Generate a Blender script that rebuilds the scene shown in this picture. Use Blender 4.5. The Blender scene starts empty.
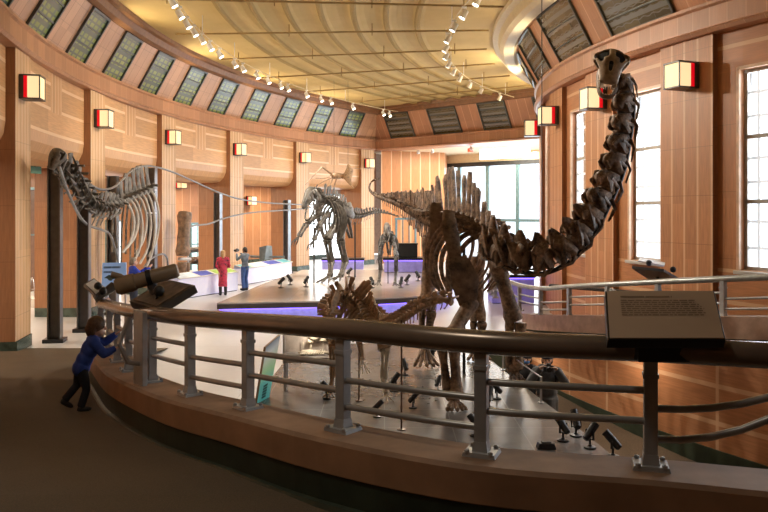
import bpy, bmesh, math, random
from mathutils import Vector, Matrix
random.seed(7)
RAD = math.radians
COL = bpy.context.scene.collection
V = Vector

# ------------------------------------------------------------------ survey
# camera at the origin of x/y, looking along +y, eye 3.05 m over the hall floor
EYE, FPX, HOR = 3.05, 747.0, 211.0
CX, CY = 23.6, 22.0            # centre of the annular hall

def P(x, y, d):
    return V(((x - 384) / FPX * d, d, EYE - (y - HOR) / FPX * d))

def G(x, y, z=0.0):
    d = (EYE - z) * FPX / (y - HOR)
    return V(((x - 384) / FPX * d, d, z))

def ring(rho, th, z=0.0):
    t = RAD(th)
    return V((CX - rho * math.cos(t), CY + rho * math.sin(t), z))

def on_outer(x, y, rho):
    """point of the cylinder rho met by a sight line, far side"""
    k = (x - 384) / FPX
    a, b, c = k * k + 1, -2 * (k * CX + CY), CX * CX + CY * CY - rho * rho
    disc = max(b * b - 4 * a * c, 0)
    # the outer wall is the near-left branch: camera sits almost on it
    t1 = (-b - math.sqrt(disc)) / (2 * a); t2 = (-b + math.sqrt(disc)) / (2 * a)
    t = t2 if t1 < 6 else t1
    return P(x, y, t)

ORD = ['first', 'second', 'third', 'fourth', 'fifth', 'sixth', 'seventh', 'eighth', 'ninth', 'tenth', 'eleventh', 'twelfth',
       'thirteenth', 'fourteenth', 'fifteenth', 'sixteenth', 'seventeenth', 'eighteenth', 'nineteenth', 'twentieth']

# ------------------------------------------------------------------ materials
class NT:
    def __init__(s, name):
        s.m = bpy.data.materials.new(name); s.m.use_nodes = True
        s.t = s.m.node_tree; s.n = s.t.nodes; s.l = s.t.links
        s.b = s.n['Principled BSDF']; s.out = s.n['Material Output']
    def new(s, k, **kw):
        n = s.n.new(k)
        for a, v in kw.items(): setattr(n, a, v)
        return n
    def math(s, op, a, b=None, c=None):
        n = s.n.new('ShaderNodeMath'); n.operation = op
        for i, v in enumerate((a, b, c)):
            if v is None: continue
            if isinstance(v, (int, float)): n.inputs[i].default_value = v
            else: s.l.new(v, n.inputs[i])
        return n.outputs[0]
    def mix(s, fac, a, b, mode='MIX'):
        n = s.n.new('ShaderNodeMix'); n.data_type = 'RGBA'; n.blend_type = mode
        for sock, v in ((n.inputs[0], fac), (n.inputs[6], a), (n.inputs[7], b)):
            if isinstance(v, (int, float)): sock.default_value = v
            elif isinstance(v, tuple): sock.default_value = (*v, 1) if len(v) == 3 else v
            else: s.l.new(v, sock)
        return n.outputs[2]
    def noise(s, scale, detail=3, vec=None, rough=.55):
        n = s.n.new('ShaderNodeTexNoise'); n.inputs['Scale'].default_value = scale
        n.inputs['Detail'].default_value = detail; n.inputs['Roughness'].default_value = rough
        if vec is not None: s.l.new(vec, n.inputs['Vector'])
        return n.outputs['Fac']
    def obj(s):
        return s.n.new('ShaderNodeTexCoord').outputs['Object']
    def uv(s):
        return s.n.new('ShaderNodeTexCoord').outputs['UV']
    def mapped(s, vec, scale=(1, 1, 1)):
        n = s.n.new('ShaderNodeMapping'); n.inputs['Scale'].default_value = scale
        s.l.new(vec, n.inputs['Vector']); return n.outputs[0]
    def ramp(s, fac, stops):
        n = s.n.new('ShaderNodeValToRGB'); e = n.color_ramp.elements
        e[0].position, e[0].color = stops[0][0], (*stops[0][1], 1)
        e[1].position, e[1].color = stops[-1][0], (*stops[-1][1], 1)
        for p, c in stops[1:-1]:
            q = e.new(p); q.color = (*c, 1)
        s.l.new(fac, n.inputs[0]); return n.outputs[0]
    def base(s, v): s.l.new(v, s.b.inputs['Base Color'])
    def bump(s, h, strength=.3, dist=.02):
        n = s.n.new('ShaderNodeBump'); n.inputs['Strength'].default_value = strength
        n.inputs['Distance'].default_value = dist
        s.l.new(h, n.inputs['Height']); s.l.new(n.outputs[0], s.b.inputs['Normal'])

MATS = {}
def mat(name, col, rough=.5, metal=0., vary=.18, scale=6., emit=0., ecol=None, bump=0., spec=.5):
    if name in MATS: return MATS[name]
    k = NT(name)
    f = k.noise(scale, 4, k.obj())
    lo = tuple(c * (1 - vary) for c in col); hi = tuple(min(1, c * (1 + vary)) for c in col)
    k.base(k.ramp(f, [(.3, lo), (.7, hi)]))
    k.b.inputs['Roughness'].default_value = rough
    k.b.inputs['Metallic'].default_value = metal
    k.b.inputs['Specular IOR Level'].default_value = spec
    if emit:
        k.b.inputs['Emission Color'].default_value = (*(ecol or col), 1)
        k.b.inputs['Emission Strength'].default_value = emit
    if bump: k.bump(k.noise(scale * 4, 5, k.obj()), bump)
    MATS[name] = k.m
    return k.m

def fract_line(k, coord, period, width, offset=0.):
    """1 inside thin lines repeated every period metres"""
    f = k.math('FRACT', k.math('ADD', k.math('DIVIDE', coord, period), 10 + offset))
    return k.math('LESS_THAN', f, width / period)

def wood(name, col, line, vper=None, hper=None, lw=.035, grain='v', rough=.42, voff=0., hoff=0., vary=.22, seam=None, spec=.5):
    """panelled veneer: pale inlay lines on UV metres, grain, per-panel tone"""
    if name in MATS: return MATS[name]
    k = NT(name); uv = k.uv()
    sep = k.new('ShaderNodeSeparateXYZ'); k.l.new(uv, sep.inputs[0]); u, v = sep.outputs[0], sep.outputs[1]
    g = k.noise(3.0, 6, k.mapped(uv, (9, .7, 1) if grain == 'v' else (.7, 9, 1)))
    big = k.noise(.55, 2, uv)
    c = k.ramp(g, [(.25, tuple(x * (1 - vary) for x in col)), (.75, tuple(min(1, x * (1 + vary)) for x in col))])
    wn = k.new('ShaderNodeTexWhiteNoise'); wn.noise_dimensions = '2D'
    cmb = k.new('ShaderNodeCombineXYZ')
    k.l.new(k.math('FLOOR', k.math('ADD', k.math('DIVIDE', u, vper or 1.6), 10 + voff)), cmb.inputs[0])
    k.l.new(k.math('FLOOR', k.math('ADD', k.math('DIVIDE', v, hper or 1.1), 10 + hoff)), cmb.inputs[1])
    k.l.new(cmb.outputs[0], wn.inputs[0])
    tone = k.math('ADD', .84, k.math('MULTIPLY', wn.outputs[0], .26))
    tn = k.new('ShaderNodeCombineColor'); [k.l.new(tone, tn.inputs[i]) for i in range(3)]
    c = k.mix(1., c, tn.outputs[0], 'MULTIPLY')
    c = k.mix(k.math('MULTIPLY', big, .35), c, tuple(x * .72 for x in col))
    if vper: c = k.mix(k.math('MULTIPLY', fract_line(k, u, vper, lw, voff), .85), c, line)
    if hper: c = k.mix(k.math('MULTIPLY', fract_line(k, v, hper, lw * 1.3, hoff), .85), c, line)
    if seam:
        c = k.mix(k.math('MULTIPLY', fract_line(k, v, seam, .012, .37), .5), c, tuple(x * .4 for x in col))
    k.base(c); k.b.inputs['Roughness'].default_value = rough
    k.b.inputs['Specular IOR Level'].default_value = spec
    MATS[name] = k.m
    return k.m

def glass(name, tint=(1, 1, 1), gloss=.12, rough=.02):
    if name in MATS: return MATS[name]
    k = NT(name); k.n.remove(k.b)
    tr = k.new('ShaderNodeBsdfTransparent'); tr.inputs[0].default_value = (*tint, 1)
    gl = k.new('ShaderNodeBsdfGlossy'); gl.inputs['Roughness'].default_value = rough
    fr = k.new('ShaderNodeFresnel'); fr.inputs[0].default_value = 1.45
    mx = k.new('ShaderNodeMixShader')
    k.l.new(k.math('MULTIPLY', fr.outputs[0], gloss * 6), mx.inputs[0])
    k.l.new(tr.outputs[0], mx.inputs[1]); k.l.new(gl.outputs[0], mx.inputs[2])
    k.l.new(mx.outputs[0], k.out.inputs[0])
    MATS[name] = k.m
    return k.m

# ------------------------------------------------------------------ mesh builder
def wm(o):
    m = Matrix.LocRotScale(o.location, o.rotation_euler, o.scale)
    return wm(o.parent) @ m if o.parent else m

class MB:
    def __init__(s): s.v, s.f, s.m, s.uv = [], [], [], []
    def add(s, vs, fs, mi=0, uvs=None):
        b = len(s.v); s.v += [V(p) for p in vs]
        for i, f in enumerate(fs):
            s.f.append([b + j for j in f]); s.m.append(mi); s.uv.append(uvs[i] if uvs else None)
        return s
    def quad(s, a, b, c, d, mi=0, uv=None):
        return s.add([a, b, c, d], [(0, 1, 2, 3)], mi, [uv] if uv else None)
    def box(s, c, size, R=None, mi=0, taper=1.0):
        c = V(c); hx, hy, hz = (q / 2 for q in size); R = R or Matrix.Identity(3); vs = []
        for dz in (-1, 1):
            k = 1.0 if dz < 0 else taper
            for dx, dy in ((-1, -1), (1, -1), (1, 1), (-1, 1)):
                vs.append(c + R @ V((dx * hx * k, dy * hy * k, dz * hz)))
        fs = [(3, 2, 1, 0), (4, 5, 6, 7), (0, 1, 5, 4), (1, 2, 6, 5), (2, 3, 7, 6), (3, 0, 4, 7)]
        w = [(size[0], size[1])] * 2 + [(size[0], size[2]), (size[1], size[2])] * 2
        uvs = [[(0, 0), (a, 0), (a, b), (0, b)] for a, b in w]
        return s.add(vs, fs, mi, uvs)
    def tube(s, pts, rad, n=8, mi=0, cap=True, flat=1.0, up=None, round_end=False):
        pts = [V(p) for p in pts]; N = len(pts)
        if not hasattr(rad, '__len__'): rad = [rad] * N
        T = []
        for i in range(N):
            a, b = pts[max(i - 1, 0)], pts[min(i + 1, N - 1)]
            t = (b - a); T.append(t.normalized() if t.length > 1e-9 else V((0, 0, 1)))
        ref = V(up) if up is not None else (V((0, 0, 1)) if abs(T[0].z) < .9 else V((0, 1, 0)))
        nrm = (ref - T[0] * ref.dot(T[0])).normalized(); vs = []
        for i in range(N):
            q = (ref if up is not None else nrm)
            q = q - T[i] * q.dot(T[i])
            nrm = q.normalized() if q.length > 1e-6 else nrm
            bi = T[i].cross(nrm)
            for j in range(n):
                a = 2 * math.pi * j / n
                vs.append(pts[i] + (nrm * math.cos(a) + bi * (math.sin(a) * flat)) * rad[i])
        fs = []
        for i in range(N - 1):
            for j in range(n):
                k = (j + 1) % n
                fs.append((i * n + j, i * n + k, (i + 1) * n + k, (i + 1) * n + j))
        if cap:
            fs.append(tuple(range(n - 1, -1, -1))); fs.append(tuple((N - 1) * n + j for j in range(n)))
        return s.add(vs, fs, mi)
    def ell(s, c, r, R=None, mi=0, nu=10, nv=7):
        c = V(c); R = R or Matrix.Identity(3); r = r if hasattr(r, '__len__') else (r, r, r)
        vs = [c + R @ V((0, 0, r[2]))]
        for i in range(1, nv):
            ph = math.pi * i / nv
            for j in range(nu):
                a = 2 * math.pi * j / nu
                vs.append(c + R @ V((r[0] * math.sin(ph) * math.cos(a), r[1] * math.sin(ph) * math.sin(a), r[2] * math.cos(ph))))
        vs.append(c + R @ V((0, 0, -r[2]))); L = len(vs) - 1; fs = []
        for j in range(nu):
            k = (j + 1) % nu
            fs.append((0, 1 + j, 1 + k)); fs.append((L, L - nu + k, L - nu + j))
            for i in range(nv - 2):
                a, b = 1 + i * nu, 1 + (i + 1) * nu
                fs.append((a + j, b + j, b + k, a + k))
        return s.add(vs, fs, mi)
    def lathe(s, prof, c=(0, 0, 0), R=None, n=14, mi=0):
        c = V(c); R = R or Matrix.Identity(3); vs, fs = [], []
        for r, z in prof:
            for j in range(n):
                a = 2 * math.pi * j / n; vs.append(c + R @ V((r * math.cos(a), r * math.sin(a), z)))
        for i in range(len(prof) - 1):
            for j in range(n):
                k = (j + 1) % n; fs.append((i * n + j, i * n + k, (i + 1) * n + k, (i + 1) * n + j))
        fs.append(tuple(range(n - 1, -1, -1))); fs.append(tuple((len(prof) - 1) * n + j for j in range(n)))
        return s.add(vs, fs, mi)
    def prism(s, poly, z0, z1, mi=0, top=None):
        n = len(poly); vs = [V((p[0], p[1], z0)) for p in poly] + [V((p[0], p[1], z1)) for p in poly]
        fs = [tuple(range(n - 1, -1, -1)), tuple(range(n, 2 * n))]
        s.add(vs, fs, mi, [[(p[0], p[1]) for p in poly[::-1]], [(p[0], p[1]) for p in poly]])
        acc = 0
        for i in range(n):
            k = (i + 1) % n; L = (V(poly[k][:2]) - V(poly[i][:2])).length
            s.quad(vs[i], vs[k], vs[k + n], vs[i + n], mi, [(acc, z0), (acc + L, z0), (acc + L, z1), (acc, z1)]); acc += L
        return s
    def slab(s, pts, thick, mi=0):
        """flat convex outline in 3-D with thickness"""
        pts = [V(p) for p in pts]; nrm = (pts[1] - pts[0]).cross(pts[2] - pts[0]).normalized() * thick; n = len(pts)
        vs = pts + [p + nrm for p in pts]
        fs = [tuple(range(n - 1, -1, -1)), tuple(range(n, 2 * n))] + [(i, (i + 1) % n, (i + 1) % n + n, i + n) for i in range(n)]
        return s.add(vs, fs, mi)
    def sweep(s, prof, th0, th1, n, mi=0, close=False):
        """profile [(rho,z)] swept round the hall centre; uv = arc metres x profile metres"""
        pr = prof + ([prof[0]] if close else []); d = [0]
        for a, b in zip(pr, pr[1:]): d.append(d[-1] + math.hypot(b[0] - a[0], b[1] - a[1]))
        mid = sum(p[0] for p in prof) / len(prof)
        for i in range(n):
            a, b = th0 + (th1 - th0) * i / n, th0 + (th1 - th0) * (i + 1) / n
            ua, ub = RAD(a) * mid, RAD(b) * mid
            for j in range(len(pr) - 1):
                (r0, z0), (r1, z1) = pr[j], pr[j + 1]
                v0, v1 = (z0, z1) if abs(z1 - z0) > abs(r1 - r0) else (d[j], d[j + 1])
                s.quad(ring(r0, a, z0), ring(r0, b, z0), ring(r1, b, z1), ring(r1, a, z1), mi,
                       [(ua, v0), (ub, v0), (ub, v1), (ua, v1)])
        return s
    def path(s, pts, prof, mi=0, cap=True):
        """sweep profile [(side, z)] along a 3-D path; side is to the left of travel"""
        pts = [V(p) for p in pts]; N, n = len(pts), len(prof); vs, fs, uvs = [], [], []
        acc = [0]
        for i in range(N):
            a, b = pts[max(i - 1, 0)], pts[min(i + 1, N - 1)]; t = b - a
            L = V((-t.y, t.x, 0)).normalized()
            if i: acc.append(acc[-1] + (pts[i] - pts[i - 1]).length)
            for sd, z in prof:
                vs.append(pts[i] + L * sd + V((0, 0, z if not callable(z) else z(pts[i]))))
        pl = [0]
        for i in range(n): pl.append(pl[-1] + math.hypot(prof[(i + 1) % n][0] - prof[i][0], .1))
        for i in range(N - 1):
            for j in range(n):
                k = (j + 1) % n
                fs.append((i * n + j, (i + 1) * n + j, (i + 1) * n + k, i * n + k))
                uvs.append([(acc[i], pl[j]), (acc[i + 1], pl[j]), (acc[i + 1], pl[j + 1]), (acc[i], pl[j + 1])])
        if cap:
            fs.append(tuple(range(n))); fs.append(tuple((N - 1) * n + j for j in range(n - 1, -1, -1)))
            uvs += [[(0, 0)] * n, [(0, 0)] * n]
        return s.add(vs, fs, mi, uvs)
    def jitter(s, amt, start=0):
        for i in range(start, len(s.v)):
            s.v[i] += V((random.uniform(-amt, amt), random.uniform(-amt, amt), random.uniform(-amt, amt)))
        return s
    def build(s, name, mats, parent=None, smooth=True, bevel=0., angle=38, local=False, remesh=0., origin=True):
        me = bpy.data.meshes.new(name)
        vs = s.v; loc = V((0, 0, 0))
        if parent and not local:
            inv = wm(parent).inverted(); vs = [inv @ p for p in vs]
        if not parent and origin:
            xs, ys, zs = [p.x for p in vs], [p.y for p in vs], [p.z for p in vs]
            loc = V(((min(xs) + max(xs)) / 2, (min(ys) + max(ys)) / 2, min(zs))); vs = [p - loc for p in vs]
        me.from_pydata([tuple(p) for p in vs], [], s.f)
        mats = mats if isinstance(mats, (list, tuple)) else [mats]
        for q in mats: me.materials.append(q)
        me.polygons.foreach_set('material_index', s.m)
        if any(u for u in s.uv):
            ul = me.uv_layers.new(name='UVMap')
            for p, u in zip(me.polygons, s.uv):
                if u:
                    for li, q in zip(p.loop_indices, u): ul.data[li].uv = q
        bm = bmesh.new(); bm.from_mesh(me); bmesh.ops.recalc_face_normals(bm, faces=bm.faces); bm.to_mesh(me); bm.free()
        if smooth:
            me.shade_smooth(); me.set_sharp_from_angle(angle=RAD(angle))
        me.update()
        o = bpy.data.objects.new(name, me); COL.objects.link(o); o.location = loc
        if parent: o.parent = parent
        if bevel:
            b = o.modifiers.new('bevel', 'BEVEL'); b.width = bevel; b.segments = 2; b.limit_method = 'ANGLE'; b.angle_limit = RAD(40)
        if remesh:
            r = o.modifiers.new('remesh', 'REMESH'); r.mode = 'VOXEL'; r.voxel_size = remesh; r.use_smooth_shade = True
            q = o.modifiers.new('smooth', 'SMOOTH'); q.iterations = 3; q.factor = .5
        return o

def tag(o, label, cat, group=None, kind=None):
    o['label'] = label; o['category'] = cat
    if group: o['group'] = group
    if kind: o['kind'] = kind
    return o

def thing(name, label, cat, loc=(0, 0, 0), rz=0., group=None, kind=None):
    o = bpy.data.objects.new(name, None); COL.objects.link(o)
    o.empty_display_size = .1
    o.location = loc; o.rotation_euler = (0, 0, rz)
    return tag(o, label, cat, group, kind)

def copy_tree(o, parent=None):
    c = o.copy(); COL.objects.link(c)
    if parent: c.parent = parent
    for ch in [q for q in bpy.data.objects if q.parent == o]: copy_tree(ch, c)
    return c

def struct(mb, name, mats, label, cat, **kw):
    return tag(mb.build(name, mats, **kw), label, cat, kind='structure')

def spline(pts, per=6):
    pts = [V(p) for p in pts]; out = []
    for i in range(len(pts) - 1):
        p0, p1, p2, p3 = pts[max(i - 1, 0)], pts[i], pts[i + 1], pts[min(i + 2, len(pts) - 1)]
        for k in range(per):
            t = k / per
            out.append(.5 * ((2 * p1) + (p2 - p0) * t + (2 * p0 - 5 * p1 + 4 * p2 - p3) * t * t + (3 * p1 - p0 - 3 * p2 + p3) * t ** 3))
    out.append(pts[-1]); return out

def lerp_table(tab, y):
    if y <= tab[0][0]: return tab[0][1]
    for (a, va), (b, vb) in zip(tab, tab[1:]):
        if y <= b: return va + (vb - va) * (y - a) / (b - a)
    return tab[-1][1]

def basis(x=None, y=None, z=None):
    """rotation with given columns (two given, third derived)"""
    if x is None: y, z = V(y).normalized(), V(z).normalized(); x = y.cross(z).normalized(); z = x.cross(y)
    elif y is None: x, z = V(x).normalized(), V(z).normalized(); y = z.cross(x).normalized(); z = x.cross(y)
    else: x, y = V(x).normalized(), V(y).normalized(); z = x.cross(y).normalized(); y = z.cross(x)
    return Matrix((x, y, z)).transposed()

def look(d):
    """rotation whose local -Z points along d (lamps)"""
    return V(d).to_track_quat('-Z', 'Y').to_euler()
# ------------------------------------------------------------------ palette
M_peach = wood('wood_peach', (.62, .35, .165), (.82, .59, .38), hper=.62, lw=.06, grain='h', seam=None)
M_peachv = wood('wood_peach_vertical', (.62, .35, .165), (.82, .59, .38), vper=.24, lw=.035)
M_col = wood('wood_column', (.62, .37, .185), (.86, .65, .43), vper=.219, lw=.035, seam=1.25)
M_plainp = wood('wood_bulge', (.60, .34, .165), (.7, .4, .2), seam=None)
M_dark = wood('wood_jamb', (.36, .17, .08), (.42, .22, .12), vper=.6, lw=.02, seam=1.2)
M_back = wood('wood_gallery', (.50, .235, .105), (.66, .40, .22), vper=.62, lw=.05, seam=2.1)
M_inner = wood('wood_inner_pilaster', (.52, .235, .105), (.72, .46, .27), vper=.36, lw=.05, seam=.95, spec=.3)
M_innerh = wood('wood_inner_panel', (.50, .215, .092), (.68, .42, .24), hper=.62, lw=.06, grain='h', spec=.3)
M_innerp = wood('wood_inner_plain', (.48, .205, .085), (.5, .25, .12), seam=1.3, spec=.3)
M_chan = wood('wood_channel', (.52, .235, .115), (.68, .42, .26), spec=.3, vper=1.35, hper=.62, lw=.06, grain='h')
M_end = wood('wood_end_wall', (.64, .29, .12), (.86, .60, .38), vper=.62, lw=.06)
M_corn = wood('wood_cornice', (.47, .235, .125), (.56, .31, .18), vper=.42, lw=.02, vary=.12)
M_corni = wood('wood_cornice_inner', (.46, .23, .13), (.54, .31, .19), vper=.42, lw=.02, vary=.12)
M_cler = wood('wood_clerestory', (.55, .315, .19), (.33, .17, .09), vper=.47, lw=.03, seam=.5, vary=.14)
M_cleri = wood('wood_clerestory_inner', (.50, .25, .14), (.64, .38, .24), vper=.47, lw=.035, vary=.14)
M_trimd = mat('trim_dark_wood', (.23, .11, .05), .45)
M_marble = mat('green_marble', (.055, .085, .07), .25, vary=.5, scale=5)
M_cream = mat('cream_plaster', (.72, .58, .38), .7, vary=.06)
M_ring = mat('cream_ring', (.78, .69, .49), .6, vary=.05)
M_steel = mat('dark_steel', (.05, .052, .055), .35, .6, vary=.2)
M_silver = mat('silver_tube', (.55, .57, .60), .32, .85, vary=.1)
M_winframe = mat('window_frame', (.50, .46, .42), .5, vary=.1)
M_black = mat('black_metal', (.012, .012, .013), .4, vary=.3)
M_white = mat('white_paint', (.78, .77, .74), .5, vary=.06)
M_glass = glass('window_glass', (.96, .98, 1), .1)
M_case = glass('case_glass', (.95, .97, .97), .22)

def mk_ceiling():
    k = NT('ceiling_fabric'); o = k.obj()
    f = k.noise(.35, 3, o); g = k.noise(2.2, 4, o)
    c = k.ramp(k.math('ADD', k.math('MULTIPLY', f, .7), k.math('MULTIPLY', g, .3)), [(.3, (.50, .36, .135)), (.7, (.62, .465, .20))])
    k.base(c); k.b.inputs['Roughness'].default_value = .75
    return k.m
M_ceil = mk_ceiling()

def mk_floor(name, col, grout, size, gw, rough, rvar=.12, mott=.25):
    k = NT(name); uv = k.uv(); sep = k.new('ShaderNodeSeparateXYZ'); k.l.new(uv, sep.inputs[0])
    n1 = k.noise(.45, 4, uv); n2 = k.noise(7, 5, uv)
    c = k.ramp(k.math('ADD', k.math('MULTIPLY', n1, .6), k.math('MULTIPLY', n2, .4)),
               [(.3, tuple(x * (1 - mott) for x in col)), (.7, tuple(x * (1 + mott) for x in col))])
    ln = k.math('MAXIMUM', fract_line(k, sep.outputs[0], size, gw), fract_line(k, sep.outputs[1], size, gw))
    k.base(k.mix(k.math('MULTIPLY', ln, .75), c, grout))
    r = k.math('ADD', rough - rvar / 2, k.math('MULTIPLY', n1, rvar)); k.l.new(r, k.b.inputs['Roughness'])
    return k.m
M_floor = mk_floor('terrazzo', (.62, .63, .64), (.49, .50, .50), 2.4, .02, .30, mott=.07)
M_tile = mk_floor('slate_tile', (.135, .127, .118), (.26, .25, .235), .95, .014, .24, mott=.3)
M_stage = mk_floor('stage_top', (.50, .475, .455), (.38, .36, .34), 1.4, .012, .22, mott=.12)

def mk_carpet():
    k = NT('ramp_carpet'); o = k.obj(); n = k.noise(90, 3, o); b = k.noise(.6, 3, o)
    c = k.ramp(k.math('ADD', k.math('MULTIPLY', n, .6), k.math('MULTIPLY', b, .4)), [(.3, (.07, .050, .030)), (.7, (.15, .108, .064))])
    k.base(c); k.b.inputs['Roughness'].default_value = .9; k.bump(n, .4, .01)
    return k.m
M_carpet = mk_carpet()
M_curb = mat('curb_stone', (.38, .21, .115), .42, vary=.22, scale=2.5, bump=.06)
M_curbtop = mat('curb_top_stone', (.30, .185, .115), .62, vary=.25, scale=3, spec=.2)
M_curbbase = mat('curb_base_green', (.030, .042, .026), .45, vary=.4, scale=3)

# ------------------------------------------------------------------ ramp heights
def ramp_z(y):  return max(0.0, min(1.08, 1.08 - .0956 * (y - 5.2)))
def walk_z(y):  return max(0.0, min(1.08, .82 - .134 * (y - 12.07)))
def chan_z(y):  return -1.02 + .061 * (y - 16.3) if y < 16.3 else -1.02 + .03 * (y - 16.3)
EDGE = [(-3, 3.3), (3, 3.15), (9.2, 2.84), (10.45, 2.76), (11.3, 2.62), (12.8, 2.42), (17, 2.0), (18.2, 1.9)]
def edge_x(y): return lerp_table(EDGE, y)
RHO_W = 20.5                                     # parapet of the far walkway
def ring_x(rho, y): return CX - math.sqrt(max(rho * rho - (y - CY) ** 2, 0))

# ------------------------------------------------------------------ floors
def strips(name, mats, ys, xl, xr, z, label, nx=1, mi=0):
    mb = MB()
    for a, b in zip(ys, ys[1:]):
        for i in range(nx):
            t0, t1 = i / nx, (i + 1) / nx
            q = []
            for yy, t in ((a, t0), (a, t1), (b, t1), (b, t0)):
                x = xl(yy) + (xr(yy) - xl(yy)) * t; q.append(V((x, yy, z(yy))))
            mb.quad(*q, mi, [(p.x, p.y) for p in q])
    return struct(mb, name, mats, label, 'floor')

ys = [-7, 0, 3, 6, 9.15, 11.6, 14.3, 17, 18.2]
strips('floor', M_floor, ys, lambda y: -18, edge_x, lambda y: 0, 'pale polished terrazzo floor of the hall', nx=4)
strips('floor', M_floor, [18.2, 24, 30, 40, 52], lambda y: -18, lambda y: 14, lambda y: 0, 'pale terrazzo floor at the far end of the hall', nx=4)
tile_poly = [(-1.95, 7.2), (0, 5.4), (1.7, 4.65), (3.05, 4.6), (2.84, 9.2), (2.62, 11.3), (2.42, 12.8), (2.2, 14.8), (1.95, 15.3), (1.0, 16.5), (0, 17.2), (-1.2, 17.0), (-2.0, 15.2), (-2.1, 11.5)]
mb = MB().prism(tile_poly, -.04, .02); struct(mb, 'floor', M_tile, 'dark slate tile display floor under the large skeleton', 'floor')
chy = [0, 3, 6, 9, 11.6, 14, 16, 17, 18.2]
strips('floor', mat('lower_ramp_carpet', (.075, .048, .028), .9, vary=.3, scale=40), chy, edge_x, lambda y: ring_x(RHO_W, y) + .1, chan_z, 'brown carpeted lower ramp beside the tile display floor')
mb = MB()
for a, b in zip(chy, chy[1:]):
    p, q = V((edge_x(a), a, 0)), V((edge_x(b), b, 0))
    mb.quad(V((p.x, p.y, chan_z(a) - .02)), V((q.x, q.y, chan_z(b) - .02)), V((q.x, q.y, -.10)), V((p.x, p.y, -.10)), 0)
    mb.quad(V((p.x, p.y, -.10)), V((q.x, q.y, -.10)), V((q.x, q.y, .021)), V((p.x, p.y, .021)), 1)
mb.quad(V((1.9, 18.2, -1.2)), V((ring_x(RHO_W, 18.2) + .1, 18.2, -1.2)), V((ring_x(RHO_W, 18.2) + .1, 18.2, .0)), V((1.9, 18.2, .0)), 0)
struct(mb, 'wall_display_edge', [M_curbbase, mat('edge_stone', (.30, .27, .24), .35)], 'dark green edge wall of the tile display floor above the lower ramp', 'wall')

# carpeted ramp the photographer stands on
RAIL = [(8.7, 8.3), (8.95, 6.6), (8.1, 5.0), (6.2, 4.2), (4.2, 4.02), (2.6, 4.15), (1.58, 4.43), (.61, 4.67), (-.284, 5.18), (-1.105, 6.07), (-1.763, 6.79),
        (-2.388, 7.69), (-2.94, 8.6), (-3.43, 9.6), (-3.9, 10.6), (-4.4, 11.6), (-4.80, 12.7), (-4.95, 13.3)]
def rail_z(y): return ramp_z(y) + 1.15
RAILP = [(x, y, rail_z(y)) for x, y in RAIL]
def rail_x(y):
    L = [(b, a) for a, b in RAIL[6:17]]
    return lerp_table(L, y)
ry = [-6, -2, 1, 2.6, 4.0]
def rleft(y): return ring_x(32.6, y) if y > 5.5 else -4.4
strips('floor', M_carpet, ry, lambda y: -4.6, lambda y: 12.0, ramp_z, 'dark brown carpet of the ramp landing', nx=4)
ry = [4.0, 4.43, 4.67, 5.18, 6.07, 6.79, 7.69, 8.6, 9.6, 10.6, 11.6, 12.7, 14.5, 16.6]
strips('floor', M_carpet, ry, rleft, lambda y: rail_x(y) + .02, lambda y: ramp_z(y) + .004, 'dark brown carpet ramp running down to the left along the curb', nx=3)

# kerb under the near rail
kp = spline(RAILP, 5)
mb = MB(); acc = 0
prof_top = [(-.16, -.70), (.30, -.70)]
N = len(kp)
def kside(i):
    a, b = kp[max(i - 1, 0)], kp[min(i + 1, N - 1)]; t = b - a
    return V((-t.y, t.x, 0)).normalized() * -1      # toward the pit is +; flipped below
for i in range(N - 1):
    a, b = kp[i], kp[i + 1]; la, lb = kside(i), kside(i + 1)
    L = (b - a).length
    def q(p, l, sd, z): return p + l * sd + V((0, 0, z))
    # path travels right -> left, so ramp side is to the left of travel = -kside
    for (s0, z0, s1, z1, mi) in ((.17, -.70, -.215, -.70, 1), (-.215, -.70, -.24, -.725, 1), (-.24, -.725, -.24, -.92, 0), (-.24, -.92, -.228, -.93, 0), (-.228, -.93, -.228, -1.13, 2),
                                 (-.228, -1.11, -.262, -1.115, 2), (-.262, -1.115, -.285, -1.16, 2)):
        mb.quad(q(a, la, s0, z0), q(b, lb, s0, z0), q(b, lb, s1, z1), q(a, la, s1, z1), mi, [(acc, s0), (acc + L, s0), (acc + L, s1), (acc, s1)])
    lo = -2.9 if a.x > 2.2 else -.02
    mb.quad(q(a, la, .17, -.70), q(b, lb, .17, -.70), V((*(b + lb * .17).xy, lo)), V((*(a + la * .17).xy, lo)), 0)
    acc += L
e, le = kp[-1], kside(N - 1)
mb.quad(e + le * .17 + V((0, 0, -.7)), e - le * .24 + V((0, 0, -.7)), e - le * .24 + V((0, 0, -1.2)), e + le * .17 + V((0, 0, -1.2)), 0)
struct(mb, 'curb', [M_curb, M_curbtop, M_curbbase], 'brown stone curb with dark green base under the near railing', 'curb', smooth=True)

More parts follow.
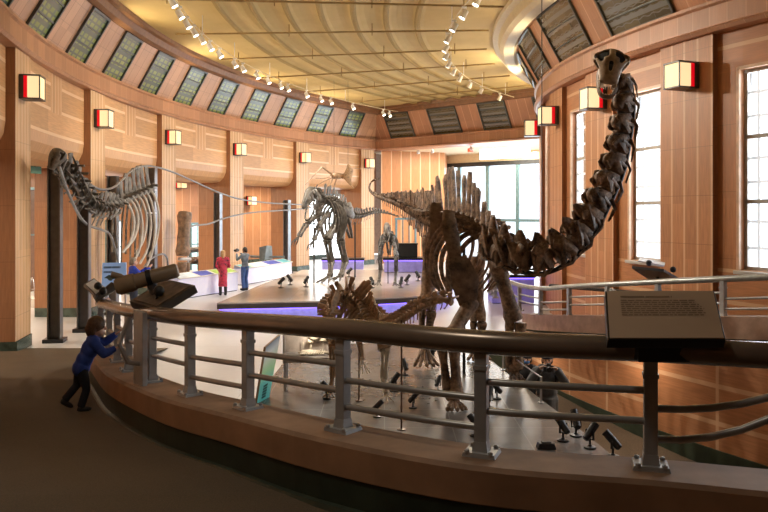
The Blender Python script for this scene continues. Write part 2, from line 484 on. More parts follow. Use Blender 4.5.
# ------------------------------------------------------------------ outer wall
Z_SOF, Z_C0, Z_C1, Z_CL, Z_T, Z_CEIL = 4.27, 6.54, 7.14, 8.51, 8.72, 8.86
RO = 32.2
thetas = [-30.8 + 10 * k for k in range(8)]             # the columns
names_col = {2: 'first', 3: 'second', 4: 'third', 5: 'fourth', 6: 'fifth', 7: 'sixth'}
hw = .52                                                # half width of a column in degrees
for k, th in enumerate(thetas):
    mb = MB()
    a, b = th - .1, th + 1.85
    r0, r1 = RO - .16, RO + 1.45
    zs = (0, .26, Z_C0)
    for z0, z1, mi in ((0, .26, 2), (.26, Z_C0, 0)):
        ro = r0 - (.03 if mi == 2 else 0)
        mb.quad(ring(ro, a, z0), ring(ro, b, z0), ring(ro, b, z1), ring(ro, a, z1), mi, [(0, z0), (1.095, z0), (1.095, z1), (0, z1)])
        for q in (a, b):
            z1_ = z1 if q == a else z1
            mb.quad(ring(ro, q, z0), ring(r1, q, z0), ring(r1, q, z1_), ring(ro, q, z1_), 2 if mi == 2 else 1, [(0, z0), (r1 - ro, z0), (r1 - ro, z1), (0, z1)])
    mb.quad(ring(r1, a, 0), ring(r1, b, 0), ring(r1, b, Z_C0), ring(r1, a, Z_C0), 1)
    lab = f'{names_col[k]} fluted pale wood column from the near end of the curved outer wall' if k in names_col else f'pale wood column of the outer wall beside the ramp, {"nearer" if k == 0 else "farther"} of two'
    struct(mb, 'column', [M_col, M_dark, M_marble], lab, 'column')

NB = 10
for k, (ta, tb) in enumerate(zip(thetas, thetas[1:])):
    a, b = ta + 1.85, tb - .1
    def pt(t, off, z): return ring(RO - .12 + .16 * t + off, a + (b - a) * t, z)
    mb = MB(); W = RAD(b - a) * RO
    prof = [(0, Z_C0), (0, 4.95)] + [(.50 * (1 - math.cos(q)), 4.95 - .66 * math.sin(q)) for q in (RAD(22), RAD(45), RAD(67), RAD(90))] + [(1.9, Z_SOF)]
    for i in range(NB):
        t0, t1 = i / NB, (i + 1) / NB
        for j in range(len(prof) - 1):
            (o0, z0), (o1, z1) = prof[j], prof[j + 1]
            if j == 0:
                mi = 1 if .36 < (t0 + t1) / 2 < .64 else 0
            else: mi = 2
            vv = (z0, z1) if j < 3 else (z0 - o0, z1 - o1)
            if j == 0:
                # strips above, plain band below
                for (za, zb, m2) in ((Z_C0, 5.55, mi), (5.55, 4.95, 0)):
                    mb.quad(pt(t0, o0, za), pt(t1, o0, za), pt(t1, o0, zb), pt(t0, o0, zb), m2, [(t0 * W, za), (t1 * W, za), (t1 * W, zb), (t0 * W, zb)])
                continue
            mb.quad(pt(t0, o0, z0), pt(t1, o0, z0), pt(t1, o1, z1), pt(t0, o1, z1), mi, [(t0 * W, vv[0]), (t1 * W, vv[0]), (t1 * W, vv[1]), (t0 * W, vv[1])])
    n = names_col.get(k, 'nearest'); n2 = names_col.get(k + 1, 'nearest')
    lab = f'pale wood lintel with rounded lower edge between {n} and {n2} outer columns' if k >= 2 else f'pale wood lintel beside the ramp, {"nearer" if k == 0 else "farther"} of two'
    struct(mb, 'lintel', [M_peach, M_peachv, M_plainp], lab, 'lintel', smooth=True)

TH0, TH1 = -31, 41.5
# cornice, clerestory band and top trim
mb = MB().sweep([(RO + .4, Z_C0), (RO - .24, Z_C0), (RO - .30, Z_C0 + .07), (RO - .22, Z_C0 + .12), (RO - .22, Z_C1 - .10), (RO - .28, Z_C1 - .06), (RO - .28, Z_C1), (RO + .1, Z_C1)], TH0, TH1, 60)
struct(mb, 'trim_1', M_corn, 'banded wooden cornice running round the curved outer wall', 'cornice', smooth=True, angle=30)
def clr(t):  # point ratio up the sloped clerestory: rho, z
    return RO + (31.4 - RO) * t, Z_C1 + (Z_CL - Z_C1) * t
mb = MB().sweep([clr(0), clr(1)], TH0, TH1, 60)
struct(mb, 'wall_clerestory', M_cler, 'sloping pale wood band holding the green windows above the outer cornice', 'wall')
mb = MB().sweep([(31.45, Z_CL), (31.32, Z_CL - .03), (31.18, Z_CL + .03), (31.12, Z_T), (30.98, Z_T + .02), (30.95, Z_CEIL + .02)], TH0, TH1 + .3, 60)
struct(mb, 'trim_2', M_trimd, 'dark wooden moulding where the outer windows meet the ceiling', 'trim', smooth=True, angle=30)

def mk_leaded(name, c0, c1, lead, emit, nx, ny, wavy=False):
    k = NT(name); uv = k.uv(); sep = k.new('ShaderNodeSeparateXYZ'); k.l.new(uv, sep.inputs[0]); u, v = sep.outputs[0], sep.outputs[1]
    if wavy:
        v2 = k.math('ADD', v, k.math('MULTIPLY', .012, k.math('SINE', k.math('MULTIPLY', u, 42))))
        l1 = fract_line(k, v2, 1 / ny, .018); l2 = fract_line(k, v, 1 / 5, .075, .2); l3 = fract_line(k, u, 1 / nx, .006)
        ln = k.math('MAXIMUM', k.math('MAXIMUM', k.math('MULTIPLY', l1, .8), l2), k.math('MULTIPLY', l3, .6))
    else:
        l1 = fract_line(k, u, 1 / nx, .07, .04); l2 = fract_line(k, v, 1 / ny, .035, .02)
        l3 = fract_line(k, v, 1 / 2.9, .06, .3); l4 = fract_line(k, u, .5, .06, .45)
        ln = k.math('MAXIMUM', k.math('MAXIMUM', l1, l2), k.math('MAXIMUM', l3, k.math('MULTIPLY', l4, .5)))
    wn = k.new('ShaderNodeTexWhiteNoise'); wn.noise_dimensions = '3D'
    cm = k.new('ShaderNodeCombineXYZ')
    k.l.new(k.math('FLOOR', k.math('MULTIPLY', u, nx)), cm.inputs[0]); k.l.new(k.math('FLOOR', k.math('MULTIPLY', v, ny)), cm.inputs[1])
    oi = k.new('ShaderNodeObjectInfo'); k.l.new(oi.outputs['Random'], cm.inputs[2])
    k.l.new(cm.outputs[0], wn.inputs[0])
    c = k.mix(wn.outputs[0], c0, c1); c = k.mix(ln, c, lead)
    k.base(c); k.b.inputs['Roughness'].default_value = .22
    if emit:
        k.l.new(c, k.b.inputs['Emission Color']); k.b.inputs['Emission Strength'].default_value = emit
    return k.m
M_lead = mk_leaded('leaded_green', (.17, .215, .07), (.25, .295, .10), (.085, .11, .09), .12, 4, 9)
M_leadin = mk_leaded('leaded_bronze', (.055, .038, .012), (.12, .085, .03), (.17, .16, .14), .06, 4, 9, True)
M_leadfr = mat('lead_frame', (.075, .078, .07), .4, .3)

wno = [0]
def clere_window(pts, nrm, m, label, bar):
    """pts: bl, br, tr, tl of the opening; pane set just inside the band"""
    wno[0] += 1
    bl, br, tr, tl = [V(p) + nrm * .02 for p in pts]
    c = (bl + br + tr + tl) / 4
    t = thing(f'window_{wno[0]}', label, 'window', c, kind='structure')
    mb = MB().quad(bl, br, tr, tl, 0, [(0, 0), (1, 0), (1, 1), (0, 1)]); mb.build('pane', m, t, smooth=False)
    mb = MB(); up = nrm
    for a, b in ((bl, br), (br, tr), (tr, tl), (tl, bl)):
        d = (b - a); x = d.normalized(); R = basis(x=x, z=nrm)
        mb.box((a + b) / 2 + nrm * .02, (d.length + .06, .07, .07), R)
    for f in bar:
        a, b = bl.lerp(tl, f), br.lerp(tr, f); R = basis(x=(b - a), z=nrm)
        mb.box((a + b) / 2 + nrm * .015, ((b - a).length, .05, .035), R)
    mb.build('frame', M_leadfr, t, smooth=False)
    return t
slope_n = lambda th: (ring(31, th) - ring(32, th)).normalized() * .86 + V((0, 0, -.5))
k = 0
for i in range(-3, 9):
    a = -3.9 + 4.97 * i - (.3 if i < 0 else 0); b = a + 2.35
    if b > 39.2: break
    (r0, z0), (r1, z1) = clr(.03), clr(.97)
    n = slope_n((a + b) / 2).normalized()
    clere_window([ring(r0, a, z0), ring(r0, b, z0), ring(r1, b, z1), ring(r1, a, z1)], n, M_lead,
                 f'green leaded sloping window, {ORD[k]} along the outer clerestory from the near end', (.36, .68)); k += 1

# gallery behind the openings
mb = MB().sweep([(37.6, 0), (37.6, 4.5)], -34, 44, 50)
struct(mb, 'wall_gallery', M_back, 'orange panelled back wall of the gallery behind the columns', 'wall')
mb = MB().sweep([(33.4, 4.5), (37.7, 4.5)], -34, 44, 50)
struct(mb, 'ceiling', M_cream, 'cream ceiling of the gallery behind the columns', 'ceiling')
mb = MB().sweep([(33.5, 4.24), (33.5, 9.3)], -34, 44, 50); struct(mb, 'wall_gallery', M_dark, 'upper wall over the gallery ceiling behind the lintels', 'wall')
mb = MB().sweep([(37.55, 0), (37.50, 0), (37.50, .28), (37.55, .28)], -34, 44, 50); struct(mb, 'baseboard_gallery', M_marble, 'green marble baseboard of the gallery back wall', 'baseboard')
# ------------------------------------------------------------------ end wall (radial) and lobby behind it
P0 = ring(RO, TH1); E = V((math.cos(RAD(TH1)), -math.sin(RAD(TH1)), 0)); Nf = V((-E.y * -1, -E.x, 0)).normalized()
Nf = V((E.y, -E.x, 0)) if V((E.y, -E.x, 0)).y < 0 else V((-E.y, E.x, 0))     # toward the camera
def EW(s, off, z): return P0 + E * s + Nf * off + V((0, 0, z))
def equad(mb, s0, o0, z0, s1, o1, z1, mi=0):
    mb.quad(EW(s0, o0, z0), EW(s1, o0, z0), EW(s1, o1, z1), EW(s0, o1, z1), mi, [(s0, z0), (s1, z0), (s1, z1), (s0, z1)])
LE = 13.6
mb = MB()
for (o0, z0), (o1, z1) in zip([(-1.0, Z_C0), (.2, Z_C0), (.27, Z_C0 + .07), (.2, Z_C0 + .12), (.2, Z_C1 - .1), (.26, Z_C1 - .06), (.26, Z_C1)], [(.2, Z_C0), (.27, Z_C0 + .07), (.2, Z_C0 + .12), (.2, Z_C1 - .1), (.26, Z_C1 - .06), (.26, Z_C1), (-.1, Z_C1)]):
    equad(mb, -.4, o0, z0, LE, o1, z1)
struct(mb, 'trim_3', M_corni, 'orange wooden cornice beam across the far end opening', 'cornice')
mb = MB(); equad(mb, -.3, 0, Z_C1, LE, .76, Z_CL)
struct(mb, 'wall_end_clerestory', M_cleri, 'sloping orange wood band above the far end opening', 'wall')
mb = MB()
for (o0, z0), (o1, z1) in zip([(.7, Z_CL - .04), (.86, Z_CL), (.92, Z_T), (1.05, Z_T)], [(.86, Z_CL), (.92, Z_T), (1.05, Z_T), (1.08, Z_CEIL)]): equad(mb, 0, o0, z0, LE, o1, z1)
struct(mb, 'trim_4', M_trimd, 'dark moulding over the far end windows', 'trim')
en = (Nf * .86 + V((0, 0, -.5))).normalized()
for k, (s0, s1) in enumerate(((1.33, 3.03), (4.42, 6.2), (7.64, 9.2), (10.8, 12.4))):
    g = lambda s, t: EW(s, .76 * t, Z_C1 + (Z_CL - Z_C1) * t)
    clere_window([g(s0, .03), g(s1, .03), g(s1, .97), g(s0, .97)], en, M_leadin, f'dark bronze sloping window, {ORD[k]} from the left above the far end opening', (.25, .5, .75))
# lobby
A1 = P0 + V((.35, -.1, 0)); A2 = V((3.62, 44.8, 0)); A3 = V((4.0, 47.2, 0)); A4 = A3 + V((.749, -.663, 0)) * 11
def vwall(mb, a, b, z0, z1, mi=0):
    L = (V(b) - V(a)).length
    mb.quad(V((a[0], a[1], z0)), V((b[0], b[1], z0)), V((b[0], b[1], z1)), V((a[0], a[1], z1)), mi, [(0, z0), (L, z0), (L, z1), (0, z1)])
mb = MB(); vwall(mb, A1, A2, 0, Z_C0 + .02); vwall(mb, A2, A3, 0, Z_C0 + .02)
struct(mb, 'wall_end', M_end, 'orange panelled wall with pale vertical strips at the far end', 'wall')
mb = MB(); vwall(mb, A3, A4, 5.95, Z_C0 + .02)
struct(mb, 'wall_lobby', M_cream, 'beige bulkhead above the far glass wall', 'wall')
mb = MB().prism([EW(-.5, -.3, 0)[:2], EW(LE, -.3, 0)[:2], (A4.x + 1, A4.y + 2), (A3.x - .6, A3.y + 1), (P0.x - 1, P0.y + 2)], Z_C0 + .01, Z_C0 + .3)
struct(mb, 'ceiling', mat('lobby_soffit', (.74, .63, .44), .7, vary=.05), 'cream lobby ceiling beyond the far opening', 'ceiling')
# glazed wall: mullions + panes
M_mull = mat('teal_mullion', (.16, .27, .30), .35, .4)
gl = thing('window_20', 'tall glass curtain wall with teal mullions behind the far opening', 'window', A3, kind='structure')
e2 = (A4 - A3).normalized(); R2 = basis(x=e2, z=(0, 0, 1))
ss = [0.15, .95, 3.05, 5.15, 7.25, 9.35]
for s in ss: MB().box(A3 + e2 * s + V((0, 0, 2.97)), (.24, .16, 5.9), R2).build('mullion', M_mull, gl, smooth=False)
MB().box(A3 + e2 * 4.9 + V((0, 0, 5.9)), (9.8, .22, .26), R2).build('head_frame', M_steel, gl, smooth=False)
MB().box(A3 + e2 * 4.9 + V((0, 0, 2.5)), (9.8, .14, .16), R2).build('transom', M_mull, gl, smooth=False)
mb = MB()
for a, b in zip(ss, ss[1:]):
    p, q = A3 + e2 * a, A3 + e2 * b; mb.quad(V((p.x, p.y, .05)), V((q.x, q.y, .05)), V((q.x, q.y, 5.85)), V((p.x, p.y, 5.85)))
mb.build('glass_panes', M_glass, gl, smooth=False)
# lightbox and exit sign by the soffit
lb = MB().box(EW(8.0, -1.2, 6.07), (3.0, .12, .55), basis(x=E, z=(0, 0, 1)))
tag(lb.build('light_panel', mat('light_panel_white', (1, .93, .8), .5, emit=5., ecol=(1, .9, .74)), bevel=.01), 'long glowing cream light panel hanging in the far opening', 'light')
ex = thing('exit_sign', 'small red exit sign hanging left of the glowing light panel', 'sign', EW(6.0, -1.0, 6.30))
MB().box(EW(6.0, -1.0, 6.32), (.34, .07, .2), basis(x=E, z=(0, 0, 1))).build('sign_box', mat('exit_red', (.7, .04, .02), .4, emit=1.6, ecol=(.9, .05, .02)), ex, bevel=.01)
MB().tube([EW(6.0, -1.0, 6.42), EW(6.0, -1.0, Z_C0 + .02)], .015, 6).build('hanger', M_black, ex)
for k, s in enumerate((1.0, 2.0, 4.6)):
    t = thing('ceiling_spotlight', f'white spotlight under the far opening soffit, {ORD[k]} from the left', 'spotlight', EW(s + 1.8, -.5, Z_C0))
    c = EW(s + 1.8, -.5, Z_C0 - .2)
    MB().lathe([(.05, 0), (.085, .04), (.075, .17), (.03, .22)], c - V((0, 0, .1))).build('lamp_housing', M_white, t)

# ------------------------------------------------------------------ inner wall (convex, with tall windows)
RI = 18.5
win_c = [-46.6 + 10 * k for k in range(9)]
wins = {2: (-36.6), 3: -26.6}
mb_p, Wn = None, 0
WZ0, WZ1 = 1.93, 5.74
for k, wc in enumerate(win_c):
    has = -40 < wc < 15
    # recessed field: wc-2 .. wc+3.5 ; pilaster: wc+3.5 .. wc+8
    f0, f1, p1 = wc - 2.0, wc + 3.5, wc + 8.0
    w0, w1 = wc - 1.8, wc + 1.8
    mb = MB()
    def seg(r, a, b, z0, z1, mi, n=3):
        for i in range(n):
            q0, q1 = a + (b - a) * i / n, a + (b - a) * (i + 1) / n
            u0, u1 = RAD(q0 - wc) * r, RAD(q1 - wc) * r
            mb.quad(ring(r, q0, z0), ring(r, q1, z0), ring(r, q1, z1), ring(r, q0, z1), mi, [(u0, z0), (u1, z0), (u1, z1), (u0, z1)])
    if has:
        seg(RI, f0, f1, -.2, WZ0, 0); seg(RI, f0, f1, WZ1, Z_C0, 0); seg(RI, f0, w0, WZ0, WZ1, 1, 1); seg(RI, w1, f1, WZ0, WZ1, 1, 2)
        for q in (w0, w1): mb.quad(ring(RI, q, WZ0), ring(RI - .25, q, WZ0), ring(RI - .25, q, WZ1), ring(RI, q, WZ1), 1)
        for z in (WZ0, WZ1): mb.quad(ring(RI, w0, z), ring(RI, w1, z), ring(RI - .25, w1, z), ring(RI - .25, w0, z), 1)
    else: seg(RI, f0, f1, -.2, Z_C0, 0)
    # pilaster
    for i in range(4):
        q0, q1 = f1 + (p1 - f1) * i / 4, f1 + (p1 - f1) * (i + 1) / 4
        u0, u1 = RAD(q0 - f1) * RI, RAD(q1 - f1) * RI
        mb.quad(ring(RI + .13, q0, -.2), ring(RI + .13, q1, -.2), ring(RI + .13, q1, Z_C0), ring(RI + .13, q0, Z_C0), 2, [(u0, 0), (u1, 0), (u1, Z_C0), (u0, Z_C0)])
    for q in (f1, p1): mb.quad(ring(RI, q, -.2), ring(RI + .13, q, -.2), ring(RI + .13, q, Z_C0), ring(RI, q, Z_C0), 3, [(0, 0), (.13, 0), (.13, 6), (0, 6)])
    struct(mb, 'wall_inner', [M_innerh, M_innerp, M_inner, M_dark], f'orange wood bay of the convex window wall, {ORD[k]} from the near end', 'wall')
    if has:
        Wn += 1
        lab = {1: 'tall window out of frame beside the ramp landing', 2: 'tallest bright window at the right edge of the picture above the railing', 3: 'tall bright window behind the raised neck, right of the skull',
               4: 'tall narrow bright window left of the raised neck', 5: 'very narrow window sliver by the far end of the window wall', 6: 'hidden window round the bend of the window wall'}[Wn]
        t = thing(f'window_{20 + Wn}', lab, 'window', ring(RI - .1, wc, WZ0), kind='structure')
        rg = RI - .16
        x = (ring(rg, w1) - ring(rg, w0)).normalized(); R = basis(x=x, z=(0, 0, 1)); Wd = (ring(rg, w1) - ring(rg, w0)).length
        c = ring(rg, wc)
        mb = MB()
        for s in (-1, 1): mb.box(c + x * s * (Wd / 2 - .03) + V((0, 0, (WZ0 + WZ1) / 2)), (.07, .12, WZ1 - WZ0), R)
        for z in (WZ0 + .03, WZ1 - .03): mb.box(c + V((0, 0, z)), (Wd, .12, .07), R)
        mb.build('frame', M_winframe, t, smooth=False)
        mb = MB()
        for z in (3.23, 4.46): mb.box(c + V((0, 0, z)), (Wd, .12, .075), R)
        mb.build('transom', M_winframe, t, smooth=False)
        mb = MB(); MG = mat('muntin_glow', (.78, .80, .82), .5, emit=.5, ecol=(.72, .78, .84))  # self-glow stands in for light scattered by the panes
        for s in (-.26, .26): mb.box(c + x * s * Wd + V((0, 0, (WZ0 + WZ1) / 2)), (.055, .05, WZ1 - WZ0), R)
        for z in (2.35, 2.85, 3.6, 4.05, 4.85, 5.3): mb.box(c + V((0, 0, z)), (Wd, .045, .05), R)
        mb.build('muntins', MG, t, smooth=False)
        MB().quad(*(c + x * a * Wd / 2 + V((0, 0, z)) for a, z in ((-1, WZ0), (1, WZ0), (1, WZ1), (-1, WZ1)))).build('pane', M_glass, t, smooth=False)
        mb = MB()
        R0 = ring(RI + .04, wc); mb.box(R0 + V((0, 0, WZ0 - .05)), (Wd + .2, .12, .07), R); mb.build('sill', M_winframe, t, smooth=False, bevel=.01)
        mb = MB()
        for s in (-1, 1): mb.box(ring(RI + .02, wc) + x * s * (Wd / 2 + .035) + V((0, 0, (WZ0 + WZ1) / 2)), (.06, .06, WZ1 - WZ0 + .1), R)
        mb.box(ring(RI + .02, wc) + V((0, 0, WZ1 + .03)), (Wd + .13, .06, .06), R)
        mb.build('casing', mat('pale_casing', (.66, .42, .26), .4), t, smooth=False)
I0, I1 = -52, 42
mb = MB().sweep([(RI - .1, Z_C0), (RI + .25, Z_C0), (RI + .31, Z_C0 + .07), (RI + .24, Z_C0 + .12), (RI + .24, Z_C1 - .1), (RI + .30, Z_C1 - .06), (RI + .30, Z_C1), (RI - .1, Z_C1)], I0, I1, 50)
struct(mb, 'trim_5', M_corni, 'orange wooden cornice round the convex window wall', 'cornice', smooth=True, angle=30)
def cli(t): return RI + .1 + .75 * t, Z_C1 + (Z_CL - Z_C1) * t
mb = MB().sweep([cli(0), cli(1)], I0, I1, 50)
struct(mb, 'wall_inner_clerestory', M_cleri, 'sloping orange wood band above the window wall cornice', 'wall')
mb = MB().sweep([(19.30, 8.48), (19.42, 8.46), (19.5, 8.36), (19.82, 8.36), (19.95, 8.46), (20.0, 8.7), (20.18, 8.74), (20.2, Z_CEIL + .02)], I0, I1, 60)
struct(mb, 'trim_6', M_ring, 'cream curved ceiling ring above the window wall', 'trim', smooth=True, angle=50)
mb = MB().sweep([(19.25, 8.5), (19.40, 8.44), (19.44, 8.50)], I0, I1, 60); struct(mb, 'trim_7', M_trimd, 'dark thin moulding under the cream ceiling ring', 'trim')
def cl_off(q, t, off):
    r_, z_ = cli(t); return ring(r_ + off * .86, q, z_ - off * .5)
for i in range(-1, 4):
    a, b = -20 + 10 * i, -13.3 + 10 * i
    wno[0] += 1
    tw = thing(f'window_{wno[0]}', f'dark bronze sloping window above the window wall, {ORD[i + 1]} from the near end', 'window', cl_off((a + b) / 2, .03, .02), kind='structure')
    mb = MB(); nn = 10
    for q in range(nn):
        u0, u1 = q / nn, (q + 1) / nn; A, B = a + (b - a) * u0, a + (b - a) * u1
        mb.quad(cl_off(A, .03, .02), cl_off(B, .03, .02), cl_off(B, .97, .02), cl_off(A, .97, .02), 0, [(u0, 0), (u1, 0), (u1, 1), (u0, 1)])
    mb.build('pane', M_leadin, tw, smooth=False)
    mb = MB()
    for f in (.03, .97, .3, .62): mb.tube([cl_off(a + (b - a) * q / nn, f, .03) for q in range(nn + 1)], .04 if f in (.03, .97) else .024, 5)
    for q in (a, b): mb.tube([cl_off(q, .03, .03), cl_off(q, .97, .03)], .045, 5)
    mb.build('frame', M_leadfr, tw, smooth=False)

# far walkway along the window wall: floor, parapet, channel wall
wy = [-5, 2, 5, 8, 10, 12, 14, 16, 17.5, 18.2]
mb = MB()
for a, b in zip(wy, wy[1:]):
    for r0, r1 in ((RI - .2, RHO_W),):
        q = [V((ring_x(r0, a), a, walk_z(a))), V((ring_x(r0, b), b, walk_z(b))), V((ring_x(r1, b), b, walk_z(b))), V((ring_x(r1, a), a, walk_z(a)))]
        mb.quad(*q, 0, [(p.x, p.y) for p in q])
struct(mb, 'floor', M_carpet, 'carpeted far walkway below the tall windows', 'floor')
ths = [-62 + 2 * i for i in range(27)]
mbw, mbc, mbb = MB(), MB(), MB(); acc = 0
for a, b in zip(ths, ths[1:]):
    ya, yb = ring(RHO_W, a).y, ring(RHO_W, b).y
    L = RAD(b - a) * RHO_W
    za, zb = walk_z(ya) + .52, walk_z(yb) + .52
    # parapet
    for (r0, d0, r1, d1, mi) in ((RHO_W - .36, 0, RHO_W, 0, 1), (RHO_W, 0, RHO_W, -.36, 0), (RHO_W, -.36, RHO_W - .05, -.42, 2), (RHO_W - .36, -.5, RHO_W - .36, 0, 0)):
        mbc.quad(ring(r0, a, za + d0), ring(r0, b, zb + d0), ring(r1, b, zb + d1), ring(r1, a, za + d1), mi, [(acc, d0), (acc + L, d0), (acc + L, d1), (acc, d1)])
    ca, cb = chan_z(ya), chan_z(yb)
    if yb < 18.6:
        mbw.quad(ring(RHO_W - .05, a, za - .42), ring(RHO_W - .05, b, zb - .42), ring(RHO_W - .05, b, max(-.94, cb + .02)), ring(RHO_W - .05, a, max(-.94, ca + .02)), 0,
                 [(acc, za - .42 + 3), (acc + L, zb - .42 + 3), (acc + L, max(-.94, cb + .02) + 3), (acc, max(-.94, ca + .02) + 3)])
        mbb.quad(ring(RHO_W - .02, a, max(-.92, ca + .06)), ring(RHO_W - .02, b, max(-.92, cb + .06)), ring(RHO_W - .02, b, cb - .02), ring(RHO_W - .02, a, ca - .02), 0)
        mbb.quad(ring(RHO_W - .06, a, max(-.92, ca + .06)), ring(RHO_W - .06, b, max(-.92, cb + .06)), ring(RHO_W - .02, b, max(-.92, cb + .06)), ring(RHO_W - .02, a, max(-.92, ca + .06)), 0)
    acc += L
struct(mbc, 'wall_parapet', [mat('parapet_stone', (.42, .27, .20), .4), M_curbtop, M_curbbase], 'low brown stone parapet of the far walkway', 'wall')
struct(mbw, 'wall_channel', M_chan, 'orange panelled wall below the far walkway, beside the lower ramp', 'wall')
struct(mbb, 'baseboard_channel', M_curbbase, 'dark green baseboard along the lower ramp wall', 'baseboard')

# ------------------------------------------------------------------ ceiling
prof = [(20.1, Z_CEIL), (22.0, Z_CEIL), (22.4, Z_CEIL)]
r = 22.6
for j in range(7):
    for q in range(6):
        t = q / 6; amp = .15 * (1 if j < 5 else .7)
        prof.append((r + .95 * t, Z_CEIL + amp * (math.sin(math.pi * t) ** .6) * .9 - .05))
    r += .95
prof += [(r, Z_CEIL - .02), (30, Z_CEIL - .01), (31.1, Z_CEIL)]
mb = MB().sweep(prof, -46, 43, 70)
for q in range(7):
    rr = 22.6 + .95 * q; mb.sweep([(rr - .09, Z_CEIL - .045), (rr - .04, Z_CEIL - .10), (rr + .04, Z_CEIL - .10), (rr + .09, Z_CEIL - .045)], -46, 43, 70, mi=1)  # darker strips paint in the shading along the rib cusps
struct(mb, 'ceiling', [M_ceil, mat('rib_shade', (.36, .25, .085), .8, vary=.08)], 'yellow scalloped fabric ceiling with concentric ribs', 'ceiling', smooth=True, angle=50)
mb = MB().sweep([(17.6, 9.3), (40, 9.3)], -75, 60, 40); mb.sweep([(40, 9.3), (40, 0)], -75, 60, 40)
struct(mb, 'roof', M_trimd, 'dark roof deck above the whole hall', 'roof')
M_pipe = mat('ceiling_pipe', (.34, .22, .075), .5)
for k in range(8):
    th = -4.6 + 7.5 * (k - .0) if k else -4.6
    pts = [ring(rr, th, Z_CEIL - .24) for rr in (20.4, 23, 26, 29, 30.2)]
    t = thing('ceiling_pipe', f'thin yellow pipe under the ceiling, {ORD[k]} from the near end', 'pipe', ring(25, th, Z_CEIL - .3))
    MB().tube(pts, .028, 6).build('pipe', M_pipe, t)
    for rr in (21.5, 24, 26.6, 29.4): MB().tube([ring(rr, th, Z_CEIL - .36), ring(rr, th, Z_CEIL + .02)], .018, 5).build('hanger', M_pipe, t)

# room behind the camera
mb = MB()
vwall(mb, ring(RO, -31), (-4.7, -6, 0), 0, 9.3); struct(mb, 'wall_left', M_dark, 'dark wall beside the ramp landing', 'wall')
mb = MB(); vwall(mb, (-4.7, -6, 0), (14, -6, 0), 0, 9.3); struct(mb, 'wall_back', M_dark, 'dark wall behind the ramp landing', 'wall')
mb = MB(); vwall(mb, (14, -6, 0), (12.5, 7.5, 0), 0, 9.3); struct(mb, 'wall_right', M_dark, 'dark wall to the right of the ramp landing', 'wall')
mb = MB(); mb.quad(V((-9, -7, 8.9)), V((16, -7, 8.9)), V((13, 8, 8.9)), V((-9, 8, 8.9))); struct(mb, 'ceiling', M_trimd, 'dark ceiling above the ramp landing', 'ceiling')
# ------------------------------------------------------------------ near railing
M_rail = mat('handrail_brown', (.22, .165, .122), .26, .35, vary=.15, scale=3)
M_post = mat('post_grey', (.40, .40, .395), .38, .35, vary=.12, scale=8)
M_bar = mat('bar_grey', (.36, .35, .335), .32, .45, vary=.12)
def make_railing(name, label, pts, post_i, rad, drop, pw, bar_r, M_r, M_p, M_b, swoops=(), split=True):
    """pts: rail centre line control points; posts stand at post_i; drop: rail centre to base"""
    t = thing(name, label, 'railing', (pts[post_i[0]][0], pts[post_i[0]][1], pts[post_i[0]][2] - drop))
    dense = spline(pts, 6)
    MB().tube(dense, rad, 14).build('handrail', M_r, t, angle=60)
    up = V((0, 0, 1))
    def at(i): return V(pts[i])
    for n, i in enumerate(post_i):
        p = at(i); a, b = V(pts[max(i - 1, 0)]), V(pts[min(i + 1, len(pts) - 1)])
        tg = (b - a); tg.z = 0; R = basis(x=tg, z=up)
        H = drop - rad * .6
        mb = MB().box(p - up * (rad * .6 + H / 2), (pw, pw, H), R)
        po = mb.build('post', M_p, t, bevel=pw * .06, smooth=False)
        MB().box(p - up * (drop * .22), (pw * 1.14, pw * 1.14, .026), R).build('collar', M_p, po, smooth=False)
        mb = MB().box(p - up * (drop - .05), (pw * 1.3, pw * 1.3, .07), R, taper=.8)
        mb.box(p - up * (drop - .013), (pw * 2.7, pw * 2.2, .026), R, taper=.94)
        for sx in (-1, 1):
            for sy in (-1, 1): mb.lathe([(.016, 0), (.016, .016), (.006, .022)], p - up * (drop - .024) + R @ V((sx * pw * .95, sy * pw * .95, 0)), n=8)
        mb.build('base_plate', M_p, po, smooth=False)
    for n, (i, j) in enumerate(zip(post_i, post_i[1:])):
        a0, b0 = i * 6, j * 6
        seg = dense[a0:b0 + 1]
        hi = (n % 2 == 0)
        for f in ((.35, .61) if hi else (.50, .76)):
            if n in swoops:
                q = []
                m = len(seg) - 1
                for k, p in enumerate(seg):
                    tt = 1 - k / m
                    q.append(p - up * (drop * f) + up * (drop * f * .85) * tt ** 2.2)
            else: q = [p - up * (drop * f) for p in seg]
            MB().tube(q, bar_r, 10).build('bar', M_b, t, angle=60)
    return t
make_railing('railing', 'brown tubular handrail on grey posts curving along the near curb', RAILP, list(range(4, 17)), .076, .70, .078, .023, M_rail, M_post, M_bar, swoops=(0, 1))

# far walkway railing
fr = []
for th in [4, 2, 0, -4, -8, -12, -16, -20, -24, -28, -32, -36, -40]:
    p = ring(RHO_W - .18, th); fr.append((p.x, p.y, walk_z(p.y) + 1.15))
make_railing('railing', 'grey railing of the far walkway under the tall windows', fr, list(range(0, 13)), .055, .66, .085, .022, mat('far_rail', (.36, .37, .36), .3, .5), mat('far_post', (.42, .44, .45), .35, .5), M_bar, swoops=(3, 7))

